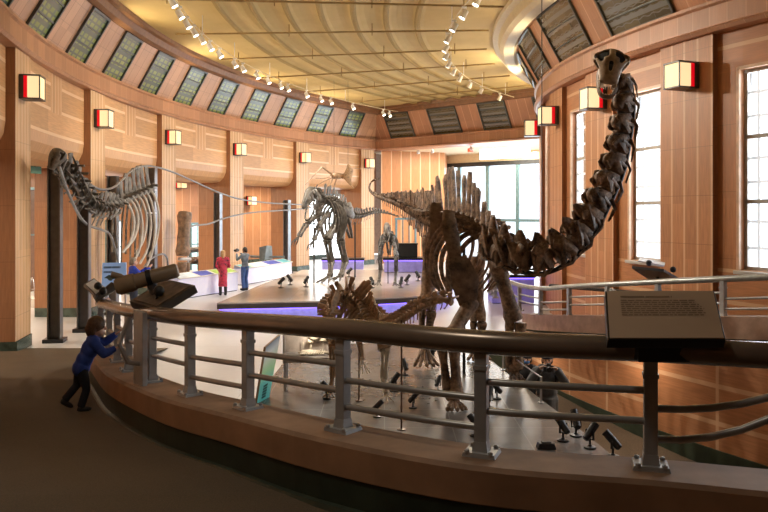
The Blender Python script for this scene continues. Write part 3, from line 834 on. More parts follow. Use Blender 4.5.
# ------------------------------------------------------------------ label panel on the near rail
M_plate = mat('plate_tan', (.50, .375, .27), .55, vary=.05, scale=1.5)
M_ink = mat('ink_brown', (.27, .19, .125), .6)
def text_block(face, rows, m, parent, name='printed_text', lift=.004):
    """face(u,v)->point; rows: (v, u0, u1, height); rows break into word-length marks"""
    mb = MB(); n = (face(1, 0) - face(0, 0)).cross(face(0, 1) - face(0, 0)).normalized()
    if n.z < 0 and abs(n.z) > .2: n = -n
    rnd = random.Random(5)
    for v, u0, u1, h, words in rows:
        u = u0
        while u < u1 - .005:
            w = (u1 - u0) / 2.15 if words == 'title' else rnd.uniform(.02, .075)
            e = min(u + w, u1)
            mb.quad(*(face(a, b) + n * lift for a, b in ((u, v), (e, v), (e, v + h), (u, v + h))))
            u = e + .012
    return mb.build(name, m, parent, smooth=False)
c = [P(607, 291, 4.62), P(713, 291, 4.62), P(724, 338, 4.20), P(610, 338, 4.20)]
t = thing('label_panel', 'tan tilted text panel with black edge fixed on the near handrail', 'sign', (c[2] + c[3]) / 2 - V((0, 0, .1)))
nrm = (c[1] - c[0]).cross(c[3] - c[0]).normalized(); nrm = nrm if nrm.z > 0 else -nrm
cen = sum(c, V()) / 4; big = [cen + (p - cen) * 1.035 for p in c]
MB().slab([p - nrm * .065 for p in big], .06 if ((big[1] - big[0]).cross(big[2] - big[0])).dot(nrm) > 0 else -.06).build('tray', M_black, t, bevel=.004, smooth=False)
MB().slab([p - nrm * .005 for p in c], .006 if ((c[1] - c[0]).cross(c[2] - c[0])).dot(nrm) > 0 else -.006).build('panel_face', M_plate, t, smooth=False)
face = lambda u, v: (c[0] * (1 - u) + c[1] * u) * (1 - v) + (c[3] * (1 - u) + c[2] * u) * v
text_block(face, [(.125, .12, .60, .035, 'title')] + [(.215 + .045 * i, .12, (.82, .80, .84, .86, .88, .87, .885, .87)[i], .022, '') for i in range(8)], M_ink, t)
mb = MB(); pr = V((1.62, 4.40, EYE - .80))
mb.box(pr + V((0, 0, -.02)), (.30, .17, .11)); mb.box(pr + V((0, .02, .09)), (.12, .10, .14)); mb.build('bracket', M_black, t, bevel=.006, smooth=False)

# ------------------------------------------------------------------ viewing stand with replica telescope (on the near rail)
M_tan = mat('tan_barrel', (.27, .20, .125), .5, vary=.15)
t = thing('viewing_stand', 'grey viewing stand on the railing with a tan telescope above a dark tilted tray', 'viewer', (-2.40, 7.66, rail_z(7.69) - .7))
a = V((-2.44, 7.60, 0)); Rr = basis(x=V((-.6, .85, 0)), z=(0, 0, 1))
zb = rail_z(7.69) - .70
MB().box(V((a.x - .02, a.y - .06, zb + .37)), (.30, .05, .76), Rr).build('pedestal', M_post, t, bevel=.006, smooth=False)
mb = MB().tube([V((a.x - .10, a.y - .16, zb + .70)), V((a.x - .16, a.y - .26, zb + .45)), V((a.x - .10, a.y - .2, zb + .26)), V((a.x + .0, a.y - .09, zb + .22))], .024, 8)
mb.build('cable_tube', M_bar, t)
tr = [P(156, 309, 7.55), P(129, 301, 8.0), P(166, 279, 8.3), P(195, 285, 7.8)]
tn = (tr[1] - tr[0]).cross(tr[2] - tr[0]).normalized(); s = 1 if tn.z > 0 else -1; up = tn * s
MB().slab([p - up * .09 for p in tr], .09 * s).build('tray', mat('tray_dark', (.05, .04, .03), .4), t, bevel=.006, smooth=False)
ce = sum(tr, V()) / 4; ins = [ce + (p - ce) * .86 for p in tr]
MB().slab([p + up * .001 for p in ins], .006 * s).build('tray_graphic', mat('tray_graphic', (.16, .115, .08), .5, vary=.5, scale=9), t, smooth=False)
b0, b1 = P(116, 287, 7.95), P(178, 270, 8.05); ax = (b1 - b0)
MB().tube([b0, b0 + ax * .05, b0 + ax * .3, b0 + ax * .32, b0 + ax * .96, b1], [.078, .098, .096, .082, .078, .064], 18).build('barrel', M_tan, t, angle=40)
MB().tube([b0 + ax * .50, b0 + ax * .58], .092, 16).build('clamp_band', M_black, t, angle=40)
MB().tube([b0 + ax * .02 + V((-.06, 0, .13)), b0 + ax * .07 + V((0, 0, .10)), b0 + ax * .16 + V((0, 0, .05))], [.034, .03, .025], 10).build('eyepiece', M_tan, t)
q = b0 + ax * .54
MB().tube([q, q + V((.03, 0, -.1)), q + V((.09, -.05, -.20)), P(158, 300, 7.8)], [.05, .055, .04, .03], 10).ell(P(159, 291, 7.75), (.06, .06, .06)).build('swivel_mount', M_black, t)

# smaller reading tray further down the rail, and the one on the far walkway
M_page = mat('pale_page', (.66, .72, .80), .4, vary=.12, scale=20)
def tray_stand(name, label, corners, foot, thick, page, extra):
    t = thing(name, label, 'viewer', foot)
    n = (corners[1] - corners[0]).cross(corners[2] - corners[0]).normalized(); s = 1 if n.z > 0 else -1; up = n * s
    MB().slab([p - up * thick for p in corners], thick * s).build('tray', mat('tray_slate', (.055, .065, .085), .4), t, bevel=.005, smooth=False)
    ce = sum(corners, V()) / 4
    MB().slab([ce + (p - ce) * .82 + up * .002 for p in corners], .006 * s).build('page', page, t, smooth=False)
    MB().tube([ce - up * thick, V((ce.x, ce.y, foot[2] + .12)), V(foot)], [.04, .035, .045], 8).build('bracket', M_black, t)
    mb = MB()
    for p in extra: mb.ell(p, (.06, .06, .06))
    mb.build('knobs', M_black, t)
    return t
z_ = rail_z(11.2)
t = tray_stand('reading_tray', 'small pale tilted reading tray at the far bend of the near railing', [P(96, 296, 11.0), P(84, 284, 11.4), P(94, 278, 11.8), P(106, 288, 11.4)], V((-4.28, 11.3, z_ - .02)), .04, M_page, [P(98, 286, 11.2), P(103, 291, 11.1)])
MB().tube([P(96, 299, 11.1), P(114, 286, 11.3)], [.05, .075], 12).build('barrel', mat('barrel_dark', (.09, .075, .06), .4, .3), t)
fx, fy = ring(RHO_W - .18, -13.5).x, ring(RHO_W - .18, -13.5).y
f0 = V((fx, fy, walk_z(fy) + 1.2))
def fp(x, y, d): return P(x, y, d)
t = tray_stand('reading_tray', 'dark tilted reading tray with pale page on the far walkway railing', [fp(632, 266, 14.2), fp(664, 269, 13.8), fp(681, 279, 14.5), fp(654, 280.5, 15.0)], f0, .05, mat('page_blue', (.30, .34, .62), .4, vary=.3, scale=6), [fp(649, 263, 14.3), fp(673, 269.5, 14.2)])
mb = MB().slab([fp(638, 262, 14.4), fp(664, 267, 14.1), fp(665, 264, 14.4), fp(640, 259, 14.7)], .03); mb.build('top_page', M_white, t, smooth=False)

# ------------------------------------------------------------------ wall sconces
M_shade = mat('sconce_cream', (.55, .45, .28), .5, vary=.05, emit=.78, ecol=(1, .76, .40))
M_red = mat('sconce_red', (.45, .004, .01), .5, emit=.5, ecol=(1, .0, .012))
M_scf = mat('sconce_frame', (.07, .065, .06), .4, .4)
def make_sconce(s, w, D):
    """box lantern standing out from the wall: dark mount, red band, cream shade; origin at its base"""
    t = thing('wall_sconce', '', 'lamp')
    H = .48; m = .22 * D; r = .40 * D
    MB().box((0, m / 2, H / 2), (w * 1.04, m, H * 1.06)).build('mount', M_scf, t, local=True, bevel=.006, smooth=False)
    MB().box((0, (m + r) / 2, H / 2), (w * .99, r - m, H * .97)).build('red_band', M_red, t, local=True, smooth=False)
    MB().box((0, (r + D) / 2, H / 2), (w * .98, D - r, H * .95)).build('shade', M_shade, t, local=True, bevel=.004, smooth=False)
    mb = MB()
    for z in (-.012, H + .012): mb.box((0, D / 2 + .01, z), (w * 1.03, D + .02, .026))
    for sx in (-1, 1): mb.box((sx * w * .5, D, H / 2), (.022, .022, H))
    mb.build('frame', M_scf, t, local=True, smooth=False)
    return t
LAMPS = []
proto = {s: make_sconce(s, w, D) for s, w, D in ((1, .44, .42), (-1, .42, .50))}
used = {1: 0, -1: 0}
def place_sconce(s, p, rz, label):
    o = proto[s] if not used[s] else copy_tree(proto[s]); used[s] = 1
    o.location = p; o.rotation_euler = (0, 0, rz); o['label'] = label; o['group'] = 'cream and red wall sconces'
    return o
for k in range(2, 8):
    th = thetas[k]; t_ = RAD(th)
    x = V((-math.sin(t_), -math.cos(t_), 0))
    p = ring(RO - .165, th + .66, EYE + 2.46)
    place_sconce(1, p, math.atan2(x.y, x.x), f'lit cream and red sconce on the {names_col[k]} outer column from the near end')
    LAMPS.append((p, V((math.cos(t_), -math.sin(t_), 0))))
for k, th in enumerate((-31.2, -21.4, -11.6, -1.6, 8.2)):
    t_ = RAD(th); x = V((math.sin(t_), math.cos(t_), 0))
    p = ring(RI + .135, th, EYE + 2.49)
    place_sconce(-1, p, math.atan2(x.y, x.x), ['lit sconce beyond the right edge by the ramp landing', 'lit cream and red sconce beside the tallest right window', 'lit cream and red sconce partly behind the raised skull jaw',
                 'lit cream and red sconce just left of the skull, larger of the pair there', 'lit cream and red sconce farthest down the window wall, by the far opening'][k])
    LAMPS.append((p, V((-math.cos(t_), math.sin(t_), 0))))
for k, (x, y) in enumerate(((179, 184), (250, 201.5), (205, 182))):
    p = on_outer(x, y, 37.4); th = math.degrees(math.atan2(p.y - CY, CX - p.x)); t_ = RAD(th); xx = V((-math.sin(t_), -math.cos(t_), 0))
    if k == 2: continue
    place_sconce(1, ring(37.5, th, p.z - .2), math.atan2(xx.y, xx.x), ['small lit sconce on the gallery back wall behind the third opening', 'small lit red and cream sconce on the gallery back wall behind the fourth opening'][k])

# ------------------------------------------------------------------ ceiling tracks and their spotlights
def track(name, label, rho, z, th0, th1, heads, side):
    t = thing(name, label, 'track', ring(rho, (th0 + th1) / 2, z))
    pts = [ring(rho, th0 + (th1 - th0) * i / 40, z) for i in range(41)]
    MB().tube(pts, .018, 6).build('rail', mat('track_rail', (.60, .50, .30), .5), t)
    for i in range(2, 40, 6): MB().tube([pts[i], V((pts[i].x, pts[i].y, Z_CEIL))], .014, 5).build('drop_rod', M_white, t)
M_lens = mat('lamp_lens', (1, .93, .78), .3, emit=14., ecol=(1, .9, .72))
def make_head():
    t = thing('track_spotlight', '', 'spotlight')
    MB().tube([(0, 0, 0), (0, 0, -.10)], .02, 8).box((0, 0, -.01), (.12, .05, .05)).build('stem', M_white, t, local=True)
    R = basis(y=(0, 1, 0), z=(-.5, 0, .87))
    MB().lathe([(.05, .12), (.075, .10), (.08, -.02), (.095, -.13), (.088, -.13), (.075, -.09)], (0, 0, -.19), R).build('can', M_white, t, local=True)
    MB().lathe([(.07, -.11), (.02, -.108)], (0, 0, -.19), R).build('lens', M_lens, t, local=True)
    return t
hp = make_head(); first = True
def put_heads(rho, z, ths, flip, lab):
    global first
    for k, th in enumerate(ths):
        o = hp if first else copy_tree(hp); first = False
        o.location = ring(rho, th, z - .03); o.rotation_euler = (0, 0, RAD(-th) + (0 if flip else math.pi))
        o['label'] = lab % ORD[k]; o['group'] = 'white track spotlights'
ZT = EYE + 5.3
track('lighting_track', 'long white curved lighting track under the left of the yellow ceiling', 29.0, ZT, -9, 38, 0, 1)
oth = [-7.6, -5.4, -3.4, -1.6, .3, 2.2, 4.3, 7.5, 9.2, 12, 14.2, 16.6, 18, 21.5, 24.2, 26.0, 30.0, 35.4, 36.5]
put_heads(29.0, ZT, oth, True, 'white spotlight on the left ceiling track, %s from the near end')
track('lighting_track', 'white curved lighting track round the cream ceiling ring', 21.7, ZT, -12, 36, 0, 1)
put_heads(21.7, ZT, [-10.5, -7.2, -3.6, .2, 3.6, 6.6, 10.3, 14, 17.6, 22, 26, 32], False, 'white spotlight on the right ceiling track, %s from the near end')

# ------------------------------------------------------------------ steel posts standing in the openings
M_postd = mat('post_web', (.11, .11, .112), .4, .5)
def steel_post(x, top, d, label):
    b = P(x, 211, d); z1 = EYE - (top - HOR) / FPX * d
    t = thing('steel_post', label, 'post', (b.x, b.y, 0), group='dark steel exhibit posts')
    dr = V((b.x - CX, b.y - CY, 0)).normalized(); R = basis(x=dr, z=(0, 0, 1))
    mb = MB(); w = .26
    mb.box((b.x, b.y, z1 / 2), (w, .03, z1), R)
    MB().box((b.x, b.y, z1 / 2 + .01), (w * .9, .04, z1 - .02), R).build('web', M_postd, t, smooth=False)
    mb = MB()
    for s in (-1, 1): mb.box(V((b.x, b.y, z1 / 2)) + R @ V((s * w / 2, 0, 0)), (.03, .24, z1), R)
    mb.build('flanges', mat('post_flange', (.20, .205, .21), .3, .8), t, smooth=False)
    MB().box((b.x, b.y, .045), (.46, .40, .09), R).build('base_plate', M_steel, t, smooth=False, bevel=.01)
    return t
for x, top, d, lab in ((55, 166, 17.4, 'dark steel post under the wall skeleton skull, nearest the camera'), (84, 196, 18.9, 'dark steel post behind the wall skeleton neck, just left of the second column'),
                       (113, 176, 22.0, 'dark steel post right of the second column, behind the blue sign'), (152, 168, 25.3, 'dark steel post behind the hanging ribs'),
                       (218, 193, 31.5, 'tall silver edged post left of the fourth column'), (287, 200, 36.5, 'silver post left of the fifth column, ahead of the predator skeleton')):
    steel_post(x, top, d, lab)

# ------------------------------------------------------------------ stage with purple lit edge
stage = [(-4.72, 21.1), (-1.8, 21.6), (1.1, 22.8), (2.3, 25.5), (2.6, 29), (1.8, 33.5), (-3.6, 33.0), (-4.3, 27)]
t = thing('stage', 'low pale display stage with dark lip and purple light under its edge', 'stage', (-1, 27, 0))
MB().prism(stage, .41, .45).build('stage_top', M_stage, t, smooth=False)
sc = V((-1, 27, 0)); shr = [tuple((sc + (V((*p, 0)) - sc) * .985).xy) for p in stage]
MB().prism(stage, .27, .412).build('lip', mat('stage_lip', (.075, .065, .06), .4), t, smooth=False)
shr2 = [tuple((sc + (V((*p, 0)) - sc) * .965).xy) for p in stage]
MB().prism(shr2, .0, .27).build('riser', mat('stage_riser_glow', (.50, .50, .62), .5, emit=.22, ecol=(.45, .45, 1)), t, smooth=False)  # lavender tint and glow imitate the strip's light on the riser
M_purple = mat('purple_strip', (.25, .12, .9), .4, emit=2.6, ecol=(.20, .12, 1))
MB().prism(shr, .235, .27).build('light_strip', M_purple, t, smooth=False)

# counters with sloping graphic tops
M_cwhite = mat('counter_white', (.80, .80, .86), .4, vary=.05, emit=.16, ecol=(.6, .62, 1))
def counter(label, a, b, z, depth, panels):
    a, b = V((*a, 0)), V((*b, 0)); x = (b - a).normalized(); n = V((-x.y, x.x, 0)); L = (b - a).length
    t = thing('display_counter', label, 'counter', (a + b) / 2)
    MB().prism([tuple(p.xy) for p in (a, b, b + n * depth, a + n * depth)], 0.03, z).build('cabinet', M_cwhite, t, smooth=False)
    MB().prism([tuple(p.xy) for p in (a + n * .04, b + n * .04, b + n * (depth - .04), a + n * (depth - .04))], 0, .03).build('plinth', M_black, t, smooth=False)
    mb = MB(); up = V((0, 0, 1))
    o = [a - n * .06 + up * z, b - n * .06 + up * z, b + n * depth * .9 + up * (z + .14), a + n * depth * .9 + up * (z + .14)]
    mb.slab(o, .03); mb.quad(a + n * depth * .9 + up * z, b + n * depth * .9 + up * z, o[2], o[3]); mb.build('sloping_top', M_white, t, smooth=False)
    nn = (o[1] - o[0]).cross(o[3] - o[0]).normalized() * .036
    for u0, u1, m in panels:
        f = lambda u, v: (o[0] * (1 - u) + o[1] * u) * (1 - v) + (o[3] * (1 - u) + o[2] * u) * v + nn
        MB().quad(f(u0, .08), f(u1, .08), f(u1, .92), f(u0, .92)).build('graphic_panel', m, t, smooth=False)
    return t
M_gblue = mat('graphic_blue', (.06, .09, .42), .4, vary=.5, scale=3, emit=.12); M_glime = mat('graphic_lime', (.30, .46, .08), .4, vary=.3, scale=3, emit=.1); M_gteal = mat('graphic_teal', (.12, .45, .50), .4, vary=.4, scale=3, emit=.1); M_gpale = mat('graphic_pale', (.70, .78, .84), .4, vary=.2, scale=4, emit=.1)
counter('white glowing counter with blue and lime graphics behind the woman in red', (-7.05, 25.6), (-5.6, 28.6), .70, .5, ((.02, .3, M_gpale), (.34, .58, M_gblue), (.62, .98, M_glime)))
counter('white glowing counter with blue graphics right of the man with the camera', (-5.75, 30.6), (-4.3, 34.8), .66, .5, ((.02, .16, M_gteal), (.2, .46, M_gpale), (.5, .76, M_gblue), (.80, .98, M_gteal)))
# fossils behind the first counter
M_bonebr = mat('bone_brown', (.20, .122, .072), .42, vary=.55, scale=7, bump=.25)
M_bonegr = mat('bone_grey', (.21, .185, .16), .5, vary=.35, scale=6, bump=.25)
M_bonepl = mat('bone_pale', (.58, .50, .38), .5, vary=.2, scale=8, bump=.2)
M_bonebk = mat('bone_dark_grey', (.11, .10, .092), .45, vary=.5, scale=8, bump=.25)
t = thing('fossil_table', 'low dark table holding the fossil bones in the gallery opening', 'table', on_outer(202, 277, 32.4) * 1)
c0 = on_outer(202, 277, 34.9); c0.z = 0; Rf = basis(x=(ring(32.6, 18) - ring(32.6, 16)), z=(0, 0, 1))
t.location = c0
MB().box(c0 + V((0, 0, .62)), (2.0, .9, .06), Rf).build('tabletop', M_steel, t, bevel=.01)
for sx in (-.9, .9):
    for sy in (-.36, .36): MB().box(c0 + Rf @ V((sx, sy, .295)), (.06, .06, .59), Rf).build('leg', M_steel, t)
def long_bone(mb, a, b, r, k=1.7, n=9, seg=9):
    a, b = V(a), V(b); pts, rs = [], []
    for i in range(seg + 1):
        f = i / seg; pts.append(a.lerp(b, f)); e = abs(2 * f - 1)
        rs.append(r * (1 + (k - 1) * e ** 3.2) * (.72 if i in (0, seg) else 1))
    s = len(mb.v); mb.tube(pts, rs, n); mb.jitter(r * .07, s); return mb
tag(long_bone(MB(), c0 + Rf @ V((-.85, .05, .78)), c0 + Rf @ V((.8, -.05, .80)), .13, 1.4).build('fossil_bone', M_bonebr), 'thick brown fossil limb bone lying on the low gallery table', 'fossil', 'fossil bones on the gallery table')
t = thing('fossil_rack', 'steel rack above the low table carrying a grey fossil bone', 'rack', c0 + V((0, 0, .65)))
mb = MB()
for sx in (-.7, .7): mb.box(c0 + Rf @ V((sx, .3, .95)), (.05, .05, .6), Rf)
mb.box(c0 + Rf @ V((0, .3, 1.12)), (1.9, .32, .04), Rf); mb.build('shelf_frame', M_steel, t, smooth=False)
tag(long_bone(MB(), c0 + Rf @ V((-.8, .28, 1.245)), c0 + Rf @ V((.75, .32, 1.25)), .10, 1.3).build('fossil_bone', M_bonegr), 'grey fossil limb bone on the steel rack', 'fossil', 'fossil bones on the gallery table')
# block vertebra on a stand
p = on_outer(266, 257, 31.7); p.z = 0
t = thing('fossil_vertebra', 'blue-grey block of fossil vertebra on a slim stand behind the second counter', 'fossil', p)
MB().tube([p, p + V((0, 0, .85))], .04, 8).lathe([(.25, 0), (.25, .03), (.04, .05)], p).build('stand', M_steel, t)
mb = MB().box(p + V((0, 0, 1.12)), (.80, .35, .62), Rf, taper=.9); mb.tube([p + V((-.7, -.2, .95)), p + V((.8, .3, .92))], .06, 7)
mb.jitter(.05); mb.build('bone_block', mat('bone_blue', (.20, .25, .27), .5, vary=.3, scale=4, bump=.3), t, bevel=.05)

# blue sign beyond the rail with silhouette
z0 = ramp_z(14.4) * 0
c = [P(103, 263, 15.0), P(126.5, 262.5, 15.0), P(126.5, 287, 14.9), P(102, 287, 14.9)]
t = thing('blue_sign', 'pale blue text sign with a dark animal silhouette beyond the near railing', 'sign', ((c[2].x + c[3].x) / 2, 15.1, 0))
MB().slab(c, -.03).build('board', mat('sign_blue', (.27, .43, .70), .5, vary=.12, scale=2, emit=.25, ecol=(.25, .42, .75)), t, smooth=False)
face = lambda u, v: (c[0] * (1 - u) + c[1] * u) * (1 - v) + (c[3] * (1 - u) + c[2] * u) * v + V((0, -.034, 0))
text_block(lambda u, v: face(u, v), [(.14, .07, .78, .085, 'title'), (.34, .07, .46, .075, 'title')], mat('sign_ink', (.12, .22, .42), .6), t, lift=.0)
# silhouette: long neck, body, long tail
mb = MB(); sil = [(.10, .62), (.2, .55), (.30, .49), (.38, .52), (.45, .58), (.62, .595), (.92, .60), (.92, .625), (.62, .64), (.45, .68), (.40, .74), (.30, .72), (.22, .64)]
mb.add([face(u, v) + V((0, -.004, 0)) for u, v in sil], [tuple(range(len(sil)))]); mb.build('silhouette', mat('sil_dark', (.04, .08, .08), .6), t, smooth=False)
cx = (c[2].x + c[3].x) / 2
for sx in (-.18, .18): MB().tube([(cx + sx, 15.02, 0.0), (cx + sx, 15.02, c[2].z + .1)], .02, 6).build('leg', M_silver, t)

# information panel and glass case at the left of the tile floor
M_ipan = NT('panel_gradient')
_z = M_ipan.new('ShaderNodeSeparateXYZ'); M_ipan.l.new(M_ipan.uv(), _z.inputs[0])
M_ipan.base(M_ipan.ramp(_z.outputs[1], [(.0, (.10, .42, .40)), (.3, (.16, .52, .46)), (.5, (.40, .68, .36)), (.68, (.62, .72, .55)), (.85, (.62, .66, .66)), (1, (.20, .25, .32))]))
M_ipan.l.new(M_ipan.b.inputs['Base Color'].links[0].from_socket, M_ipan.b.inputs['Emission Color']); M_ipan.b.inputs['Emission Strength'].default_value = .22  # glow added to lighten the panel, it is no lightbox
b0 = G(257, 405); b1 = V((b0.x + .13, b0.y + .42, 0)); hz = 1.02
lean = V((.17, .06, 0))
t = thing('information_panel', 'leaning green and teal information panel left of the glass case', 'sign', (b0 + b1) / 2)
o = [b0 + V((0, 0, .02)), b1 + V((0, 0, .02)), b1 + lean + V((0, 0, hz)), b0 + lean * .8 + V((0, 0, hz * .88))]
mb = MB().quad(*o, 0, [(0, 0), (1, 0), (1, 1), (0, 1)]); 
mb.build('panel_face', M_ipan.m, t, smooth=False)
nn = (o[1] - o[0]).cross(o[3] - o[0]).normalized(); nn = nn if nn.y < 0 else -nn
MB().slab([p - nn * .01 for p in o], .03 if ((o[1] - o[0]).cross(o[2] - o[0])).dot(-nn) > 0 else -.03).build('backing', mat('panel_back', (.30, .20, .12), .5), t, smooth=False)
fu = lambda u, v: (o[0] * (1 - u) + o[1] * u) * (1 - v) + (o[3] * (1 - u) + o[2] * u) * v + nn * .006
mb = MB()
for i in range(5): v = .05 + i * .048; mb.quad(fu(.28, v), fu(.62, v), fu(.62, v + .034), fu(.28, v + .034))
mb.build('vertical_lettering', mat('panel_ink', (.02, .11, .11), .5), t, smooth=False)

cc = V((-1.22, 12.9, 0)); Rk = basis(x=(1, .08, 0), z=(0, 0, 1))
t = thing('glass_case', 'glass topped table case with pale fossils inside on the tile floor', 'display case', cc)
def kk(x, y, z): return cc + Rk @ V((x, y, z))
MB().box(kk(0, 0, .53), (1.02, .62, .08), Rk).build('deck', mat('case_deck', (.30, .27, .25), .45), t, smooth=False, bevel=.006)
MB().box(kk(0, .22, .80), (.98, .03, .44), Rk).build('back_panel', mat('case_back', (.62, .52, .45), .6, vary=.25, scale=5), t, smooth=False)
for sx in (-.47, .47):
    for sy in (-.27, .27): MB().box(kk(sx, sy, .245), (.05, .05, .49), Rk).build('leg', M_silver, t, smooth=False)
mb = MB()
for sx in (-.5, .5): mb.box(kk(sx, 0, .80), (.008, .6, .46), Rk)
mb.box(kk(0, -.3, .80), (1.0, .008, .46), Rk); mb.box(kk(0, 0, 1.035), (1.0, .6, .008), Rk)
mb.build('glass_cover', M_case, t, smooth=False)
mb = MB()
for sx in (-.5, .5):
    for sy in (-.3, .3): mb.box(kk(sx, sy, .80), (.016, .016, .47), Rk)
for sy in (-.3, .3): mb.box(kk(0, sy, 1.035), (1.0, .016, .016), Rk)
mb.build('edge_trim', M_silver, t, smooth=False)
mb = MB().ell(kk(-.05, -.02, .615), (.22, .11, .045)); long_bone(mb, kk(-.22, -.1, .60), kk(.3, -.08, .62), .022)
for i in range(9): mb.tube([kk(-.12 + i * .04, -.05, .66), kk(-.16 + i * .04, -.16, .60)], .008, 5)
tag(mb.jitter(.006).build('fossil_skull', M_bonepl), 'pale cream fossil skull lying low in the glass case', 'fossil')
mb = MB(); long_bone(mb, kk(-.1, .12, .78), kk(.25, .14, .82), .03); mb.ell(kk(.02, .1, .86), (.10, .07, .06)); long_bone(mb, kk(-.05, .15, .64), kk(-.02, .15, .90), .02)
for sx in (-.18, .16): mb.tube([kk(sx, .14, .57), kk(sx, .14, .80)], .008, 5)
tag(mb.jitter(.006).build('fossil_bones', M_bonepl), 'small pale fossil bones on wires at the back of the glass case', 'fossil')
mb = MB(); long_bone(mb, kk(.26, -.05, .60), kk(.40, .1, .60), .025); long_bone(mb, kk(.30, .05, .61), kk(.42, -.1, .61), .02)
tag(mb.build('fossil_bones', M_bonegr), 'short grey fossil limb bones at the right end of the glass case', 'fossil')

# plinths further back
def plinth(label, x0, x1, y0, y1, h, m_face, boxes):
    t = thing('display_plinth', label, 'plinth', ((x0 + x1) / 2, (y0 + y1) / 2, boxes))
    z = boxes
    MB().prism([(x0, y0), (x1, y0), (x1, y1), (x0, y1)], z + .02, z + h - .1).build('body', m_face, t, smooth=False)
    MB().prism([(x0 - .04, y0 - .04), (x1 + .04, y0 - .04), (x1 + .04, y1), (x0 - .04, y1)], z + h - .1, z + h).build('top', M_black, t, smooth=False)
    MB().prism([(x0 - .015, y0 - .02), (x1 + .015, y0 - .02), (x1 + .015, y1), (x0 - .015, y1)], z + h - .14, z + h - .1).build('light_strip', M_purple, t, smooth=False)
    MB().prism([(x0 + .03, y0 + .03), (x1 - .03, y0 + .03), (x1 - .03, y1), (x0 + .03, y1)], z, z + .03).build('kick', M_black, t, smooth=False)
M_lav = mat('purple_lit_face', (.30, .28, .50), .5, emit=.15, ecol=(.3, .25, 1))  # purple light on the faces put into tint and glow
plinth('low purple lit plinth behind the front-facing small skeleton', .0, 2.2, 31.6, 32.6, .62, M_lav, .45)
plinth('low purple lit plinth under the curve of the long neck', 3.55, 4.95, 24.6, 25.6, .95, M_lav, 0)
plinth('low purple lit plinth in the gallery behind the predator skeleton', -3.0, -1.0, 36.2, 37.0, .75, M_lav, 0)
p = V((.95, 32.0, 1.07)); tag(MB().box(p + V((0, 0, .28)), (.95, .5, .56)).box(p + V((0, 0, .58)), (1.0, .55, .05)).build('black_cabinet', M_black, bevel=.01), 'black box standing on the purple lit plinth beside the small skeleton', 'box')

# arched metal rack in the near gallery opening
p = on_outer(41, 320, 34.6); p.z = 0
t = thing('arched_rack', 'silver arched metal rack on a white block in the first gallery opening', 'rack', p)
Ra = basis(x=(.9, -.45, 0), z=(0, 0, 1))
MB().box(p + V((0, 0, .14)), (1.3, .6, .28), Ra).build('block', M_white, t, bevel=.01)
for k in range(3):
    q = [p + Ra @ V((-.42 + .36 * k + (.26 * f - .13), .0, .28 + .62 * math.sin(math.pi * f) ** .5)) for f in [i / 10 for i in range(11)]]
    MB().tube(q, .022, 6).build('arch', M_silver, t)
MB().tube([p + Ra @ V((-.55, 0, .52)), p + Ra @ V((.45, 0, .52))], .016, 6).build('crossbar', M_silver, t)

# gallery doors / bright glazed bays
def gallery_door(n, th, w, z1, m, label):
    p = ring(37.52, th); x = (ring(37.5, th + .5) - ring(37.5, th - .5)).normalized(); R = basis(x=x, z=(0, 0, 1))
    t = thing(f'door_{n}', label, 'door', p, kind='structure')
    MB().box(p + V((0, 0, z1 / 2)), (w, .05, z1), R).build('leaf', m, t, smooth=False)
    mb = MB()
    for s in (-1, 1): mb.box(p + x * s * w / 2 + V((0, 0, z1 / 2)), (.10, .12, z1), R)
    mb.box(p + V((0, 0, z1)), (w + .1, .12, .1), R); mb.box(p + V((0, 0, z1 * .55)), (w, .08, .06), R); mb.box(p + V((0, 0, z1 * .5)), (.05, .08, z1), R)
    mb.build('frame', M_mull, t, smooth=False)
M_day = mat('daylit_glazing', (.85, .92, 1), .3, vary=.03, emit=3.0, ecol=(.9, .96, 1))
M_day2 = mat('daylit_glazing_teal', (.45, .62, .66), .3, vary=.1, emit=.8, ecol=(.5, .75, .8))
for n, (x, w, z1, m, lab) in enumerate(((117, 1.1, 2.6, M_day, 'bright glazed door behind the hanging ribs'), (199, 1.0, 2.4, M_day2, 'teal glazed door at the back of the gallery left of the fourth column'),
                                        (332, 4.2, 4.1, M_day, 'wide bright glazed bay behind the predator skeleton'))):
    q = on_outer(x, 230, 37.4); gallery_door(n + 1, math.degrees(math.atan2(q.y - CY, CX - q.x)), w, z1, m, lab)
q = on_outer(41, 240, 37.4); gallery_door(5, math.degrees(math.atan2(q.y - CY, CX - q.x)), 1.5, 3.9, mat('door_brown', (.16, .085, .05), .4), 'dark brown door with pale frame behind the first gallery opening')
# teal window in the far panelled wall
q = V((1.25, 43.92, 0)); Rw = basis(x=(A2 - A1), z=(0, 0, 1))
t = thing('door_4', 'teal framed glass door in the far panelled wall', 'door', q, kind='structure')
MB().box(q + V((0, -.04, 1.3)), (1.3, .06, 2.6), Rw).build('leaf', mat('door_glow', (.75, .84, .86), .3, emit=.8), t, smooth=False)
mb = MB()
for s in (-.62, -.2, .2, .62): mb.box(q + Rw @ V((s, -.08, 1.3)), (.12 if abs(s) > .5 else .05, .08, 2.6), Rw)
mb.box(q + V((0, -.08, 2.6)), (1.36, .1, .12), Rw); mb.build('frame', M_mull, t, smooth=False)
q = on_outer(35, 170, 33.2)
t = thing('exit_sign', 'small green sign under the lintel of the first opening', 'sign', q)
MB().box(q, (.42, .06, .2), basis(x=(.3, .95, 0), z=(0, 0, 1))).build('sign_box', mat('sign_green', (.06, .16, .10), .4, emit=.1), t, bevel=.01)
MB().tube([q, q + V((0, 0, .5))], .015, 5).build('hanger', M_black, t)

